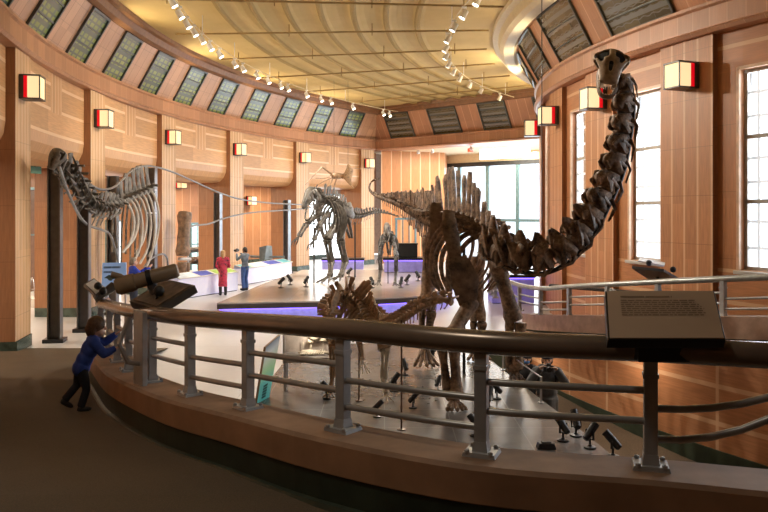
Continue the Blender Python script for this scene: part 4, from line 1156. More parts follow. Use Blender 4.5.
# ------------------------------------------------------------------ floor spotlights
M_lensf = mat('floor_lens', (.8, .9, 1), .2, emit=3., ecol=(.8, .9, 1)); M_lensb = mat('floor_lens_blue', (.15, .15, .7), .25, emit=.6, ecol=(.2, .2, 1))
def make_floor_spot(lens):
    t = thing('floor_spotlight', '', 'spotlight')
    MB().lathe([(.085, 0), (.085, .02), (.03, .03), (.02, .05)]).build('base', M_black, t, local=True)
    MB().tube([(0, 0, .04), (0, 0, .14)], .016, 6).build('stem', M_black, t, local=True)
    mb = MB()
    for s in (-1, 1): mb.box((0, s * .066, .19), (.03, .012, .13))
    mb.box((0, 0, .135), (.03, .14, .012)); mb.build('yoke', M_black, t, local=True, smooth=False)
    R = basis(y=(0, 1, 0), z=(.72, 0, .70))
    MB().lathe([(.03, -.13), (.05, -.11), (.052, .0), (.056, .02), (.056, .15), (.05, .15), (.045, .10)], (0, 0, .22), R).build('head', M_black, t, local=True)
    MB().lathe([(.046, .11), (.01, .112)], (0, 0, .22), R).build('lens', lens, t, local=True)
    return t
fs = {0: make_floor_spot(M_lensf), 1: make_floor_spot(M_lensb)}; fu_ = {0: 0, 1: 0}
FS = [(563, 441, 0, 2.2, 1.0, 'black floor spotlight of the right cluster, tilted toward the left'), (576, 436, 0, 1.6, 1.05, 'black floor spotlight pointing up, middle of the right cluster'),
      (590, 448, 0, .5, 1.0, 'short black floor spotlight with white face, front of the right cluster'), (613, 457, 0, 2.6, 1.0, 'black floor spotlight alone at the corner of the tile floor'),
      (475, 436, 0, 2.4, .9, 'black floor spotlight half behind a railing post'), (413, 408, 0, .3, .8, 'black floor spotlight with white lens left of the big forefoot'), (377, 417, 1, .2, .8, 'blue lit floor lamp below the small skeleton, nearest the railing'),
      (394, 391, 1, .6, .95, 'blue lit floor lamp under the small skeleton tail'), (405, 375, 0, 2, .9, 'black floor spotlight by the thin support rod'), (438, 391, 0, 1, .8, 'black floor spotlight between the big fore and hind feet'),
      (432, 363, 0, .4, 1.15, 'black floor spotlight beside the toes of the left hind foot'), (327, 399, 0, 3, .9, 'black floor spotlight left of the small skeleton, near the glass case'),
      (489, 408, 0, 1.2, 1.0, 'black floor spotlight right of the big forefoot'), (497, 399, 0, 2.6, .9, 'black floor spotlight behind the railing post, left of the cable barrier')]
for x, y, kd, rz, s, lab in FS:
    o = fs[kd] if not fu_[kd] else copy_tree(fs[kd]); fu_[kd] = 1; s *= .92
    g = G(x, y, .02); o.location = g; o.rotation_euler = (0, 0, rz); o.scale = (s, s, s); o['label'] = lab; o['group'] = 'floor spotlights on the tile floor'
SS = [(281, 288, .3, 'left pair front, near the stage left edge'), (290, 285, 2.6, 'left pair back, near the stage left edge'), (306, 287, 1, 'beside the predator skeleton support rod'), (349, 277, .4, 'right of the predator skeleton feet'),
      (372, 288, 2.0, 'left of the front-facing skeleton'), (401, 288, 1.3, 'right foot of the front-facing skeleton'), (407, 285, .6, 'second from the front-facing skeleton right foot'), (418, 281, 2.2, 'nearest the stage right edge')]
for x, y, rz, lab in SS:
    o = copy_tree(fs[0]); o.location = G(x, y, .45); o.rotation_euler = (0, 0, rz); o.scale = (1.05,) * 3
    o['label'] = 'black floor spotlight on the stage, ' + lab; o['group'] = 'floor spotlights on the stage'
g = G(546, 448, .02); tag(MB().box(g + V((0, 0, .035)), (.24, .14, .07), taper=.8).box(g + V((0, 0, .075)), (.12, .08, .02)).build('power_box', M_black, bevel=.008), 'low black power box on the tile floor by the curb', 'box')
# cable barrier on the tile edge
t = thing('cable_barrier', 'thin silver cable barrier along the tile floor edge', 'barrier', G(541, 402, .02))
q = [G(541, 403, .02), G(503, 370, .02)]
for p in q: MB().tube([p, p + V((0, 0, .42))], .018, 8).lathe([(.05, 0), (.05, .015), (.018, .02)], p, n=8).build('stanchion', M_silver, t)
MB().tube([q[0] + V((0, 0, .41)), (q[0] + q[1]) / 2 + V((0, 0, .39)), q[1] + V((0, 0, .41))], .012, 6).build('cable', M_silver, t)
def mk_patchy(name, dark, mid, lite, scale=5.0):
    k = NT(name); o = k.obj(); a = k.noise(scale, 5, o, .62); b = k.noise(scale * 4, 4, o)
    k.base(k.ramp(k.math('ADD', k.math('MULTIPLY', a, .75), k.math('MULTIPLY', b, .25)), [(.36, dark), (.50, mid), (.66, lite)]))
    k.b.inputs['Roughness'].default_value = .58; k.b.inputs['Specular IOR Level'].default_value = .35; k.bump(b, .3)
    return k.m
M_patchy = mk_patchy('bone_patchy_brown', (.04, .026, .017), (.19, .118, .072), (.40, .265, .165))  # dark stop adds a look of shaded hollows to the mottled bone
# ------------------------------------------------------------------ skeleton kit
def vertebra(p, tg, u, L, rc, sh, tr, ch, fl=.55, lean=.25, spw=1.0):
    """one vertebra: waisted centrum, neural arch and spine, side processes, chevron"""
    mb = MB(); s = tg.cross(u).normalized()
    mb.tube([p - tg * L * .46, p - tg * L * .38, p, p + tg * L * .38, p + tg * L * .46], [rc * .9, rc, rc * .66, rc, rc * .88], 8)
    mb.ell(p + u * rc * 1.0, (L * .34, rc * .55, rc * .62), basis(x=tg, z=u), nu=7, nv=5)
    if sh > 0:
        b, e = p + u * rc * 1.1, p + u * (rc + sh) - tg * sh * lean
        mb.tube([b, b.lerp(e, .45), b.lerp(e, .85), e], [L * .26 * spw, L * .20 * spw, L * .27 * spw, L * .16 * spw], 6, flat=.42, up=tg)
    if tr > 0:
        for sd in (-1, 1):
            mb.tube([p + u * rc * .8 + s * sd * rc * .4, p + u * rc * 1.15 + s * sd * (rc * .6 + tr * .5), p + u * rc * 1.05 + s * sd * (rc * .6 + tr) - tg * tr * .2], [rc * .42, rc * .26, rc * .3], 6, flat=.6)
    if ch > 0:
        mb.tube([p - u * rc * .9 - tg * L * .3, p - u * (rc + ch * .6) - tg * (L * .3 + ch * .2), p - u * (rc + ch) - tg * (L * .3 + ch * .5)], [rc * .3, rc * .2, rc * .26], 5, flat=.6)
    for sd in (-1, 1):
        mb.ell(p + u * rc * 1.15 + tg * L * .45 + s * sd * rc * .4, (rc * .26,) * 3, nu=6, nv=4)
    return mb.jitter(rc * .07)

def sample(pts, n):
    """n evenly spaced points with tangents on a spline"""
    d = spline(pts, 12); acc = [0]
    for a, b in zip(d, d[1:]): acc.append(acc[-1] + (b - a).length)
    out = []
    for i in range(n):
        q = acc[-1] * (i + .5) / n
        for k in range(len(d) - 1):
            if acc[k + 1] >= q:
                f = (q - acc[k]) / max(acc[k + 1] - acc[k], 1e-9); p = d[k].lerp(d[k + 1], f); tg = (d[k + 1] - d[k]).normalized(); break
        out.append((p, tg))
    return out, acc[-1] / n

def dorsal(tg, up=V((0, 0, 1))):
    u = up - tg * up.dot(tg)
    return u.normalized()

def chain(t, name, pts, n, m, rc, sh, tr, ch, up=V((0, 0, 1)), gap=.94, **kw):
    sp, L = sample(pts, n); f = lambda v, k: v(k) if callable(v) else v
    for i, (p, tg) in enumerate(sp):
        k = i / max(n - 1, 1)
        kk_ = dict(kw); kk_['lean'] = kw.get('lean', .25) + random.uniform(-.13, .13)
        vertebra(p, tg, dorsal(tg, up), L * gap, f(rc, k), f(sh, k) * random.uniform(.86, 1.1), f(tr, k), f(ch, k) * random.uniform(.85, 1.1), **kk_).build(name, m, t, angle=50)
    return sp

def limb(t, names, pts, rad, m, double=()):
    for i, nm in enumerate(names):
        a, b = V(pts[i]), V(pts[i + 1]); d = b - a; mb = MB()
        if i in double:
            s = d.cross(V((.3, 1, 0))).normalized() * rad[i] * .75
            long_bone(mb, a + s, b + s * .7, rad[i] * .62, 1.9, 7, 8); long_bone(mb, a - s, b - s * .7, rad[i] * .5, 1.8, 7, 8)
        else: long_bone(mb, a + d * .02, b - d * .02, rad[i], 1.75, 9, 9)
        mb.build(nm, m, t, angle=60)

def foot(t, name, p, fwd, L, r, m, n=4, spread=.5, claw=True, drop=.0):
    """toes fanning from the ankle point p down to the ground"""
    mb = MB(); f = V(fwd).normalized(); s = V((-f.y, f.x, 0))
    mb.ell(p, (r * 1.5, r * 1.5, r * 1.3), nu=8, nv=6)
    for k in range(n):
        q = (k - (n - 1) / 2) / max((n - 1) / 2, 1)
        d = (f + s * q * spread).normalized()
        g = p.z - drop
        a = p + d * L * .2 + V((0, 0, -g * .25)); b = p + d * L * .62 + V((0, 0, -g * .68)); c = p + d * L * .86 + V((0, 0, -g * .86)); e = p + d * L + V((0, 0, -g * .97))
        mb.tube([p, a, a.lerp(b, .5), b], [r * .5, r * .55, r * .36, r * .5], 7); mb.tube([b, b.lerp(c, .5), c], [r * .5, r * .36, r * .42], 7)
        mb.tube([c, c.lerp(e, .5), e], [r * .42, r * .3, r * .08], 6)
    return mb.jitter(r * .05).build(name, m, t, angle=60)

def ribs(t, sp, idx, m, w, depth, r, name='rib', sides=(-1, 1), up=V((0, 0, 1)), back=.25):
    for i in idx:
        p, tg = sp[i]; u = dorsal(tg, up); s = tg.cross(u).normalized()
        k = .7 + .3 * math.sin(math.pi * (idx.index(i) + .6) / (len(idx) + .2))
        for sd in sides:
            W, D = w * k, depth * k
            pts = [p + u * .02 + s * sd * w * .12, p + s * sd * W * .62 - u * D * .06, p + s * sd * W * .95 - u * D * .35 - tg * D * back * .3, p + s * sd * W * .92 - u * D * .68 - tg * D * back * .65, p + s * sd * W * .6 - u * D - tg * D * back]
            MB().tube(spline(pts, 4), [r * .8] + [r] * 11 + [r * .9] * 4 + [r * .5], 6, flat=.55).jitter(r * .06).build(name, m, t, angle=60)

def skull_loft(t, name, o, f, u, secs, holes, m, thick, n=18):
    """secs: (along, half width, half height, dorsal offset); holes: set of (section, sector)"""
    f, u = V(f).normalized(), V(u).normalized(); s = f.cross(u).normalized(); u = s.cross(f).normalized()
    vs, fs = [], []
    for al, w, h, off in secs:
        for j in range(n):
            a = 2 * math.pi * j / n
            vs.append(V(o) + f * al + u * (off + h * math.sin(a)) + s * (w * math.cos(a)))
    for i in range(len(secs) - 1):
        for j in range(n):
            if (i, j) in holes: continue
            k = (j + 1) % n; fs.append((i * n + j, i * n + k, (i + 1) * n + k, (i + 1) * n + j))
    fs.append(tuple((len(secs) - 1) * n + j for j in range(n)))
    mb = MB().add(vs, fs).jitter(thick * .12); ob = mb.build(name, m, t, angle=70)
    sd = ob.modifiers.new('solid', 'SOLIDIFY'); sd.thickness = thick; sd.offset = -1
    sb = ob.modifiers.new('sub', 'SUBSURF'); sb.levels = sb.render_levels = 2
    return f, u, s

def jawbone(t, o, f, u, L, w, r, m, droop=.25, teeth=12, teeth_m=None, tooth=.03):
    f, u = V(f).normalized(), V(u).normalized(); s = f.cross(u).normalized()
    d = (f - u * droop).normalized()
    pts = [V(o) + s * w, V(o) + s * w * .95 + d * L * .5, V(o) + s * w * .6 + d * L * .9, V(o) + d * L, V(o) - s * w * .6 + d * L * .9, V(o) - s * w * .95 + d * L * .5, V(o) - s * w]
    sp = spline(pts, 5)
    j = MB().tube(sp, [r * 1.25] * 3 + [r] * (len(sp) - 6) + [r * 1.25] * 3, 8, flat=.6, up=u).build('jaw', m, t, angle=60)
    q = u * 1
    for k in range(teeth):
        p = sp[int(4 + (len(sp) - 9) * k / max(teeth - 1, 1))]
        MB().tube([p + q * r * .4, p + q * (r * .6 + tooth)], [tooth * .22, tooth * .05], 5).build('tooth', teeth_m or m, j)

# ------------------------------------------------------------------ the great long-necked skeleton
SB = M_patchy
T = thing('long_necked_skeleton', 'huge brown long-necked dinosaur skeleton with raised head standing on the tile floor', 'dinosaur skeleton', G(460, 385, .02))
tailp = [P(380, 178.5, 21.6), P(373, 181, 21.8), P(369.5, 187, 21.7), P(372, 193, 21.4), P(382, 198, 20.6), P(398, 203.5, 19.2), P(414, 212, 17.8), P(428, 219, 16.5), P(440, 223, 15.5)]
sp = chain(T, 'tail_vertebra', tailp[::-1], 38, SB, lambda k: .15 * (1 - k) ** .9 + .02, lambda k: .60 * max(0, 1 - k * 1.2) ** 1.0 + .0, lambda k: .26 * max(0, 1 - 1.4 * k), lambda k: .44 * max(0, 1 - 1.15 * k), lean=-.35, spw=1.5)
backp = [P(440, 223, 15.5), P(449, 221, 15.0), P(460, 221, 14.3), P(471, 225, 13.7), P(482, 232, 13.1), P(490, 239, 12.7)]
spb = chain(T, 'back_vertebra', backp, 11, SB, .14, lambda k: (.80, .86, .88, .86, .84, .78, .78, .66, .55, .42, .32)[int(round(k * 10))], .34, 0, lean=.12, spw=1.6)
ribs(T, spb, [2, 3, 4, 5, 6, 7, 8, 9, 10], SB, .66, 1.35, .044)
neckp = [P(488, 238, 12.8), P(500, 246, 12.45), P(515, 252, 12.2), P(532, 256, 12.0), P(548, 254, 11.95), P(563, 246, 11.95), P(577, 232, 12.0), P(590, 213, 12.1), P(601, 190, 12.2), P(612, 166, 12.3), P(618, 140, 12.4), P(621.5, 115, 12.45), P(623, 92, 12.5), P(621, 74, 12.6)]
SN, LN = sample(neckp, 14)
for i, (p, tg) in enumerate(SN):
    k = i / 13; u = dorsal(tg, V((-.55 * min(1, k * 1.6), -.25, 1.0 - .55 * k))); s = tg.cross(u).normalized()
    z = 1.0 - .38 * k; L = LN * .96
    mb = MB()
    mb.tube([p - tg * L * .5 - u * .10 * z, p - tg * L * .36 - u * .10 * z, p - u * .09 * z, p + tg * L * .36 - u * .10 * z, p + tg * L * .48 - u * .10 * z], [.18 * z, .21 * z, .13 * z, .20 * z, .14 * z], 10)
    for sd in (-1, 1):
        # side plates sweeping from the joint to the spine, leaving hollows between
        a = p + tg * L * .36 - u * .16 * z + s * sd * .15 * z; b = p + tg * L * .10 + u * .08 * z + s * sd * .20 * z; c = p - tg * L * .36 + u * .22 * z + s * sd * .13 * z
        mb.tube([a, b, c], [.08 * z, .12 * z, .09 * z], 7, flat=.45)
        a = p - tg * L * .38 - u * .14 * z + s * sd * .15 * z; b = p - tg * L * .18 + u * .02 * z + s * sd * .21 * z; c = p + tg * L * .25 + u * .22 * z + s * sd * .11 * z
        mb.tube([a, b, c], [.085 * z, .11 * z, .08 * z], 7, flat=.45)
        a = p - tg * L * .05 - u * .26 * z + s * sd * .16 * z; mb.tube([p + u * .05 * z + s * sd * .21 * z, a], [.075 * z, .035 * z], 7, flat=.5)
        mb.tube([p + tg * L * .30 - u * .23 * z + s * sd * .14 * z, a - u * (.04 if i < 7 else .13) * z, p - tg * L * .75 - u * (.27 if i < 7 else .40) * z + s * sd * .13 * z], [.034 * z, .04 * z, .014 * z], 6)
    mb.ell(p + u * .13 * z, (L * .42, .14 * z, .15 * z), basis(x=tg, z=u), nu=8, nv=6)
    b, e = p + u * .20 * z - tg * L * .06, p + u * (.20 + (.24 if i < 7 else .06)) * z - tg * L * .10
    mb.tube([b, b.lerp(e, .5), e], [.15 * z, .10 * z, .035 * z], 7, flat=.5, up=tg)
    mb.jitter(.012).build('neck_vertebra', SB, T, angle=50)
tube = [P(487, 258, 12.75)] + [p - dorsal(tg, V((-.55 * min(1, k_ * 1.6), -.25, 1.0 - .55 * k_))) * (.33 - .1 * k_) for k_, (p, tg) in [(i / 13, SN[i]) for i in range(0, 14)]]
MB().tube(spline(tube, 5), .042, 10).build('support_tube', mat('tube_black', (.025, .024, .023), .35, .3), T, angle=60)
# skull facing down toward the visitors
o = P(612, 54, 12.5); f = V((-.20, -.40, -.74)); u = V((-.12, -.86, .50))
secs = [(q * .80, w * 1.05, h, o_) for q, w, h, o_ in [(-.05, .10, .09, -.02), (.0, .20, .14, 0), (.06, .28, .17, .0), (.15, .30, .18, .01), (.24, .285, .175, .0), (.33, .235, .16, -.01), (.43, .19, .135, -.02), (.53, .165, .11, -.035), (.62, .155, .09, -.045), (.69, .145, .075, -.05), (.73, .12, .055, -.05)]]
holes = {(i, j) for i in (1, 2, 3) for j in (1, 2, 3, 5, 6, 7)} | {(4, 2), (4, 6), (5, 4), (6, 4)} | {(1, 1), (2, 1), (1, 7), (2, 7)} | {(i, j) for i in (4, 5) for j in (0, 17, 8, 9)} | {(0, j) for j in range(9, 18)}
f, u, s = skull_loft(T, 'skull', o, f, u, secs, holes, mat('bone_skull', (.34, .235, .145), .45, vary=.5, scale=9, bump=.2), .035)
MB().ell(V(o) + f * .11, (.225, .15, .10), basis(x=s, y=f)).ell(V(o) + f * .34, (.12, .12, .06), basis(x=s, y=f)).build('skull_shade_fill', mat('shade_fill_dark', (.012, .009, .007), .8), T)  # dark filler stands in for shade inside the skull openings
mb = MB()
for k in range(13):
    a = math.pi * (1.05 + .9 * k / 12); b = V(o) + f * (.575 - .03 * abs(k - 6) / 6) + u * (-.06 + .06 * math.sin(a)) + s * (.135 * math.cos(a)); mb.tube([b, b + f * .09 - u * .02], [.013, .005], 5)
mb.build('upper_teeth', M_bonepl, T)
jawbone(T, V(o) + f * .26 - u * .20, f, u, .46, .16, .055, mat('bone_jaw', (.22, .15, .095), .4, vary=.4, scale=9), droop=.10, teeth=14, teeth_m=M_bonepl, tooth=.05)
# limbs
limb(T, ['humerus', 'forearm_bones'], [P(472, 300, 12.1), P(447.5, 343, 11.7), P(452.5, 396, 11.5)], [.115, .13], SB, double=(1,))
foot(T, 'forefoot', P(453, 396, 11.5), (.2, -1, 0), .27, .085, SB, 5, .75, drop=.03)
limb(T, ['humerus', 'forearm_bones'], [P(497, 262, 13.4), P(515, 322, 13.35), P(513, 368, 13.35)], [.13, .13], SB, double=(1,))
foot(T, 'forefoot', P(513, 368, 13.35), (.2, -1, 0), .27, .085, SB, 5, .7, drop=.03)
limb(T, ['femur', 'shin_bones'], [P(430, 236, 14.7), P(427, 311, 14.6), P(424, 345, 14.75)], [.13, .12], SB, double=(1,))
foot(T, 'hindfoot', P(424, 345, 14.75), (.1, -1, 0), .40, .092, SB, 5, .8, drop=.03)
limb(T, ['femur', 'shin_bones'], [P(477, 255, 15.3), P(478, 322, 15.2), P(476, 347, 15.4)], [.13, .12], SB, double=(1,))
foot(T, 'hindfoot', P(476, 347, 15.4), (.1, -1, 0), .40, .09, SB, 5, .8, drop=.03)
# girdles: blades and plates
def blade(name, pts, rad, m, flat=.22, up=(0, 1, 0)):
    mb = MB().tube(spline(pts, 5), [rad[0] + (rad[1] - rad[0]) * math.sin(math.pi * min(1, (i / (5 * (len(pts) - 1))) * .9 + .1)) ** 1 for i in range(5 * (len(pts) - 1) + 1)], 12, flat=flat, up=up)
    return mb.jitter(.008).build(name, m, T, angle=60)
SBL = mk_patchy('bone_blade', (.06, .038, .024), (.17, .105, .065), (.26, .17, .105), 3.5)
blade('shoulder_blade', [P(448, 211, 12.6), P(450, 226, 12.4), P(453, 245, 12.2), P(457, 268, 12.0)], (.08, .135), SBL, .25, (1, .25, 0))
blade('ilium', [P(436, 203, 14.4), P(437, 215, 14.3), P(437, 232, 14.3), P(435, 246, 14.4)], (.08, .15), SBL, .25, (1, .2, 0))
blade('breast_plate', [P(457, 258, 12.0), P(464, 275, 11.9), P(466, 290, 11.9), P(468, 305, 12.0)], (.13, .215), SBL, .22, (1, .1, 0))
blade('shoulder_blade', [P(490, 246, 13.6), P(496, 258, 13.4), P(500, 275, 13.3)], (.09, .15), SBL, .25, (1, -.3, 0))
blade('pubis', [P(452, 255, 14.6), P(450, 275, 14.4), P(448, 296, 14.3)], (.06, .09), SBL, .6, (1, .2, 0))
for x, y0, y1, d in ((464, 246, 372, 13.9),): MB().tube([P(x, y0, d), V((P(x, y0, d).x, d, .02))], .03, 8).build('support_post', M_black, T)
# long cable holding the neck from the ceiling
a = SN[8][0]; MB().tube([SN[3][0] + V((0, 0, .4)), V((SN[3][0].x, SN[3][0].y, Z_CEIL - .3))], .008, 5).build('support_cable', M_steel, T)

# ------------------------------------------------------------------ predator skeleton on the stage
def theropod(name, label, cat, loc, tail, back, neck, sk, legs, arms, m, sc, mh, rods=(), rib_w=.42, rib_d=1.0, tail_n=20, back_n=9, neck_n=7, zf=.45):
    t = thing(name, label, cat, loc)
    chain(t, 'tail_vertebra', tail, tail_n, m, lambda k: .085 * sc * (1 - k * .8), lambda k: .26 * sc * max(.1, 1 - k), lambda k: .16 * sc * max(0, 1 - 1.5 * k), lambda k: .24 * sc * max(.08, 1 - k), lean=.3, spw=1.6)
    spb = chain(t, 'back_vertebra', back, back_n, m, .10 * sc, .34 * sc, .18 * sc, 0, lean=.1, spw=1.7)
    ribs(t, spb, list(range(2, back_n)), m, rib_w * sc, rib_d * sc, .034 * sc)
    chain(t, 'neck_vertebra', neck, neck_n, m, .09 * sc, .15 * sc, .1 * sc, .12 * sc)
    o, f, u, L, w, h = sk
    secs = [(0, .5, .55, 0), (.06, .8, .85, 0), (.2, 1, 1, 0), (.34, .95, 1, 0), (.48, .8, .92, 0), (.62, .66, .8, -.02), (.76, .56, .66, -.05), (.9, .42, .45, -.10), (1, .22, .22, -.15)]
    secs = [(a * L, b * w, c * h, d * h) for a, b, c, d in secs]
    holes = {(i, j) for i in (1, 2, 4, 5) for j in (0, 1, 16, 17, 7, 8, 9, 10)} - {(i, j) for i in (1,) for j in (16, 17, 9, 10)}
    ff, uu, ss_ = skull_loft(t, 'skull', o, f, u, secs, holes, mh, .03 * sc)
    jawbone(t, V(o) + ff * L * .05 - uu * h * 1.0, ff, uu, L * .95, w * .8, .035 * sc, mh, .42, 14, M_bonepl, .05 * sc)
    mb = MB()
    for k in range(16):
        sd = -1 if k % 2 else 1; al = .35 + .6 * (k // 2) / 8
        b = V(o) + ff * L * al - uu * h * (.95 - .25 * al) + ss_ * sd * w * (.75 - .45 * al); mb.tube([b, b - uu * .07 * sc], [.016 * sc, .004], 5)
    mb.build('upper_teeth', M_bonepl, t)
    for pts, fwd in legs:
        limb(t, ['femur', 'shin_bones', 'foot_bones'], pts, [.10 * sc, .09 * sc, .07 * sc], m, double=(1, 2))
        foot(t, 'foot', V(pts[3]), fwd, .42 * sc, .06 * sc, m, 3, .55, drop=zf)
    for pts, fwd in arms:
        limb(t, ['humerus', 'forearm_bones'], pts, [.065 * sc, .06 * sc], m, double=(1,))
        h_ = MB(); p = V(pts[2]); d = V(fwd).normalized()
        for k in (-1, 0, 1):
            q = p + d * .17 * sc + V((.06 * k * sc, .05 * k * sc, -.05 * sc)); h_.tube([p, q], [.024 * sc, .02 * sc], 6); h_.tube([q, q + d * .08 * sc + V((0, 0, -.09 * sc))], [.02 * sc, .004], 6)
        h_.build('hand', m, t)
    hp_ = V(back[0]); mb = MB(); tg = (V(back[0]) - V(back[2])).normalized(); s = tg.cross(V((0, 0, 1))).normalized()
    for sd in (-1, 1):
        mb.tube([hp_ - tg * .36 * sc + s * sd * .14 * sc, hp_ + s * sd * .17 * sc + V((0, 0, .08 * sc)), hp_ + tg * .36 * sc + s * sd * .13 * sc], [.12 * sc, .22 * sc, .1 * sc], 9, flat=.3, up=(0, 0, 1))
        mb.tube([hp_ + s * sd * .12 * sc, hp_ - tg * .3 * sc + s * sd * .05 * sc - V((0, 0, .75 * sc))], [.06 * sc, .045 * sc], 7)
        mb.tube([hp_ + s * sd * .12 * sc, hp_ + tg * .45 * sc + s * sd * .04 * sc - V((0, 0, .6 * sc))], [.055 * sc, .04 * sc], 7)
    mb.build('pelvis', m, t, angle=60)
    for p, z in rods: MB().tube([V(p), V((p[0], p[1], z))], .022 * max(sc, .8), 7).build('support_rod', M_steel, t)
    return t
MG_ = mat('bone_predator', (.095, .082, .068), .45, vary=.6, scale=6, bump=.2)
hipP = P(344, 212, 28.6)
theropod('predator_skeleton', 'grey-brown predatory dinosaur skeleton striding left on the stage with tail raised', 'dinosaur skeleton', (hipP.x, hipP.y, .45),
    [hipP, P(352, 216, 29.2), P(362, 216, 30), P(374, 212.5, 30.8), P(386, 213, 31.6), P(399, 217, 32.2)],
    [hipP, P(337, 207, 28.1), P(330, 202, 27.6), P(323, 200, 27.1)], [P(323, 200, 27.1), P(319, 199, 26.9), P(317, 195, 26.7), P(314, 191, 26.5)],
    (P(313, 190, 26.5), (-.30, -.72, -.62), (-.1, -.5, .8), 1.0, .2, .27),
    [([P(340, 216, 28.4), P(327, 240, 27.6), P(331, 262, 28.0), P(330, 275, 27.4)], (-.6, -1, 0)), ([P(346, 216, 28.9), P(340, 240, 28.4), P(345, 262, 28.9), P(341, 275, 28.3)], (-.6, -1, 0))],
    [([P(322, 212, 26.7), P(306, 224, 26.5), P(299, 236, 26.3)], (-.5, -.6, -.5)), ([P(329, 212, 27.1), P(318, 228, 26.7), P(314, 240, 26.5)], (-.4, -.6, -.5))],
    MG_, 1.35, MG_, rods=((P(314, 196, 27.0), .45), (P(355, 222, 29.4), .45)), rib_w=.36, rib_d=.98)
hp2 = P(389, 240, 27.2)
theropod('predator_skeleton', 'small dark grey skeleton facing forward with long hanging limbs on the stage', 'dinosaur skeleton', (hp2.x, hp2.y, .45),
    [hp2, P(391, 243, 28.0), P(393, 245, 29.0), P(396, 248, 30.0)], [hp2, P(388.6, 236, 26.9), P(388, 233, 26.5)], [P(388, 233, 26.5), P(387.6, 230, 26.3), P(387, 226, 26.15)],
    (P(387, 225, 26.15), (-.05, -.85, -.5), (0, -.4, .9), .55, .13, .17),
    [([P(383, 240, 27.2), P(380, 256, 26.6), P(380.5, 270, 26.9), P(379, 281, 26.3)], (-.2, -1, 0)), ([P(394, 240, 27.2), P(396, 256, 26.6), P(396, 271, 26.9), P(395, 283, 26.2)], (.2, -1, 0))],
    [([P(382, 236, 26.4), P(380, 247, 26.2), P(379, 256, 25.9)], (-.2, -.5, -.8)), ([P(393, 236, 26.4), P(395, 247, 26.2), P(395, 256, 25.9)], (.2, -.5, -.8))],
    M_bonebk, .72, M_bonegr, rods=((P(388, 250, 26.8), .45),), rib_w=.5, rib_d=1.0, tail_n=10, back_n=7, neck_n=5)

# ------------------------------------------------------------------ small plant-eater skeleton on the tile floor
MC = mat('bone_tan', (.37, .235, .135), .5, vary=.5, scale=9, bump=.25)
T = thing('plant_eater_skeleton', 'small tan plant-eating dinosaur skeleton with long tail behind the near railing', 'dinosaur skeleton', G(356, 396, .02))
hipC = P(376, 324, 11.9)
chain(T, 'tail_vertebra', [hipC, P(386, 327, 11.4), P(397, 322, 10.9), P(408, 315, 10.5), P(421, 307, 10.2), P(434, 302, 10.0), P(445, 300, 9.9), P(452, 303, 9.8)], 24, MC, lambda k: .075 * (1 - .35 * k), lambda k: .12 * (1 - .35 * k), .15, .08, lean=.35, spw=1.9)
spc = chain(T, 'back_vertebra', [hipC, P(366, 312, 12.1), P(356, 303, 12.2), P(346, 296, 12.25), P(336, 300, 12.2)], 12, MC, .095, lambda k: .15 + .22 * math.exp(-((k - .62) / .2) ** 2), .19, 0, lean=.05, spw=2.1)
ribs(T, spc, list(range(2, 12)), MC, .32, .56, .032)
chain(T, 'neck_vertebra', [P(336, 300, 12.2), P(331, 306, 12.0), P(328, 314, 11.8), P(329, 321, 11.6)], 7, MC, .085, .12, .12, .06, spw=1.6)
skull_loft(T, 'skull', P(329, 321, 11.6), (.05, -.7, -.7), (0, -.6, .7), [(0, .05, .06, 0), (.05, .11, .12, 0), (.13, .12, .13, 0), (.22, .09, .10, 0), (.30, .06, .065, -.02), (.36, .03, .035, -.03)], {(1, 1), (1, 2), (1, 6), (1, 7), (3, 0), (3, 8)}, MC, .02)
for k, (a, b) in enumerate((((347, 291, 12.1), (346, 277, 12.3)), ((341, 293, 12.1), (338, 284, 12.2)), ((353, 294, 12.2), (354, 284, 12.3)))):
    MB().tube([P(*a), (P(*a) + P(*b)) / 2, P(*b)], [.10, .075, .03], 8, flat=.4).jitter(.012).build('spine_plate', MC, T)
MB().tube(spline([P(338, 294, 12.0), P(334, 306, 11.8), P(332, 320, 11.7)], 4), .10, 8, flat=.45).build('shoulder_blade', MC, T)
for pts in ([P(362, 286, 12.5), P(370, 293, 12.4), P(374, 302, 12.3), P(373, 312, 12.2), P(377, 318, 12.1)], [P(366, 299, 12.4), P(371, 307, 12.3), P(374, 315, 12.2)]):
    q = spline(pts, 5); MB().tube(q, [.012 + .028 * (i / len(q)) for i in range(len(q))], 7).build('pale_rib', M_bonepl, T)
limb(T, ['femur'], [hipC - V((0, 0, .08)), P(385, 349, 11.7)], [.085], MC)
limb(T, ['shin_bones', 'foot_bones'], [P(385, 349, 11.7), P(383.5, 378, 12.0), P(386, 393, 11.9)], [.05, .04], M_bonepl, double=(0,))
foot(T, 'foot', P(386, 393, 11.95), (.15, -1, 0), .2, .028, M_bonepl, 3, .6, drop=.03)
limb(T, ['humerus', 'forearm_bones'], [P(352, 328, 11.8), P(360, 345, 11.6), P(362, 360, 11.5)], [.036, .034], MC, double=(1,))
foot(T, 'hand', P(362, 358, 11.5), (.3, -.7, 0), .14, .018, M_bonepl, 4, .9, drop=P(0, 373, 11.5).z)
limb(T, ['femur', 'shin_bones', 'foot_bones'], [P(338, 325, 12.1), P(332, 345, 12.0), P(332.5, 375, 12.2), P(331, 388, 12.2)], [.055, .045, .036], MC, double=(1,))
foot(T, 'foot', P(331, 388, 12.2), (-.2, -1, 0), .2, .028, MC, 3, .6, drop=.03)
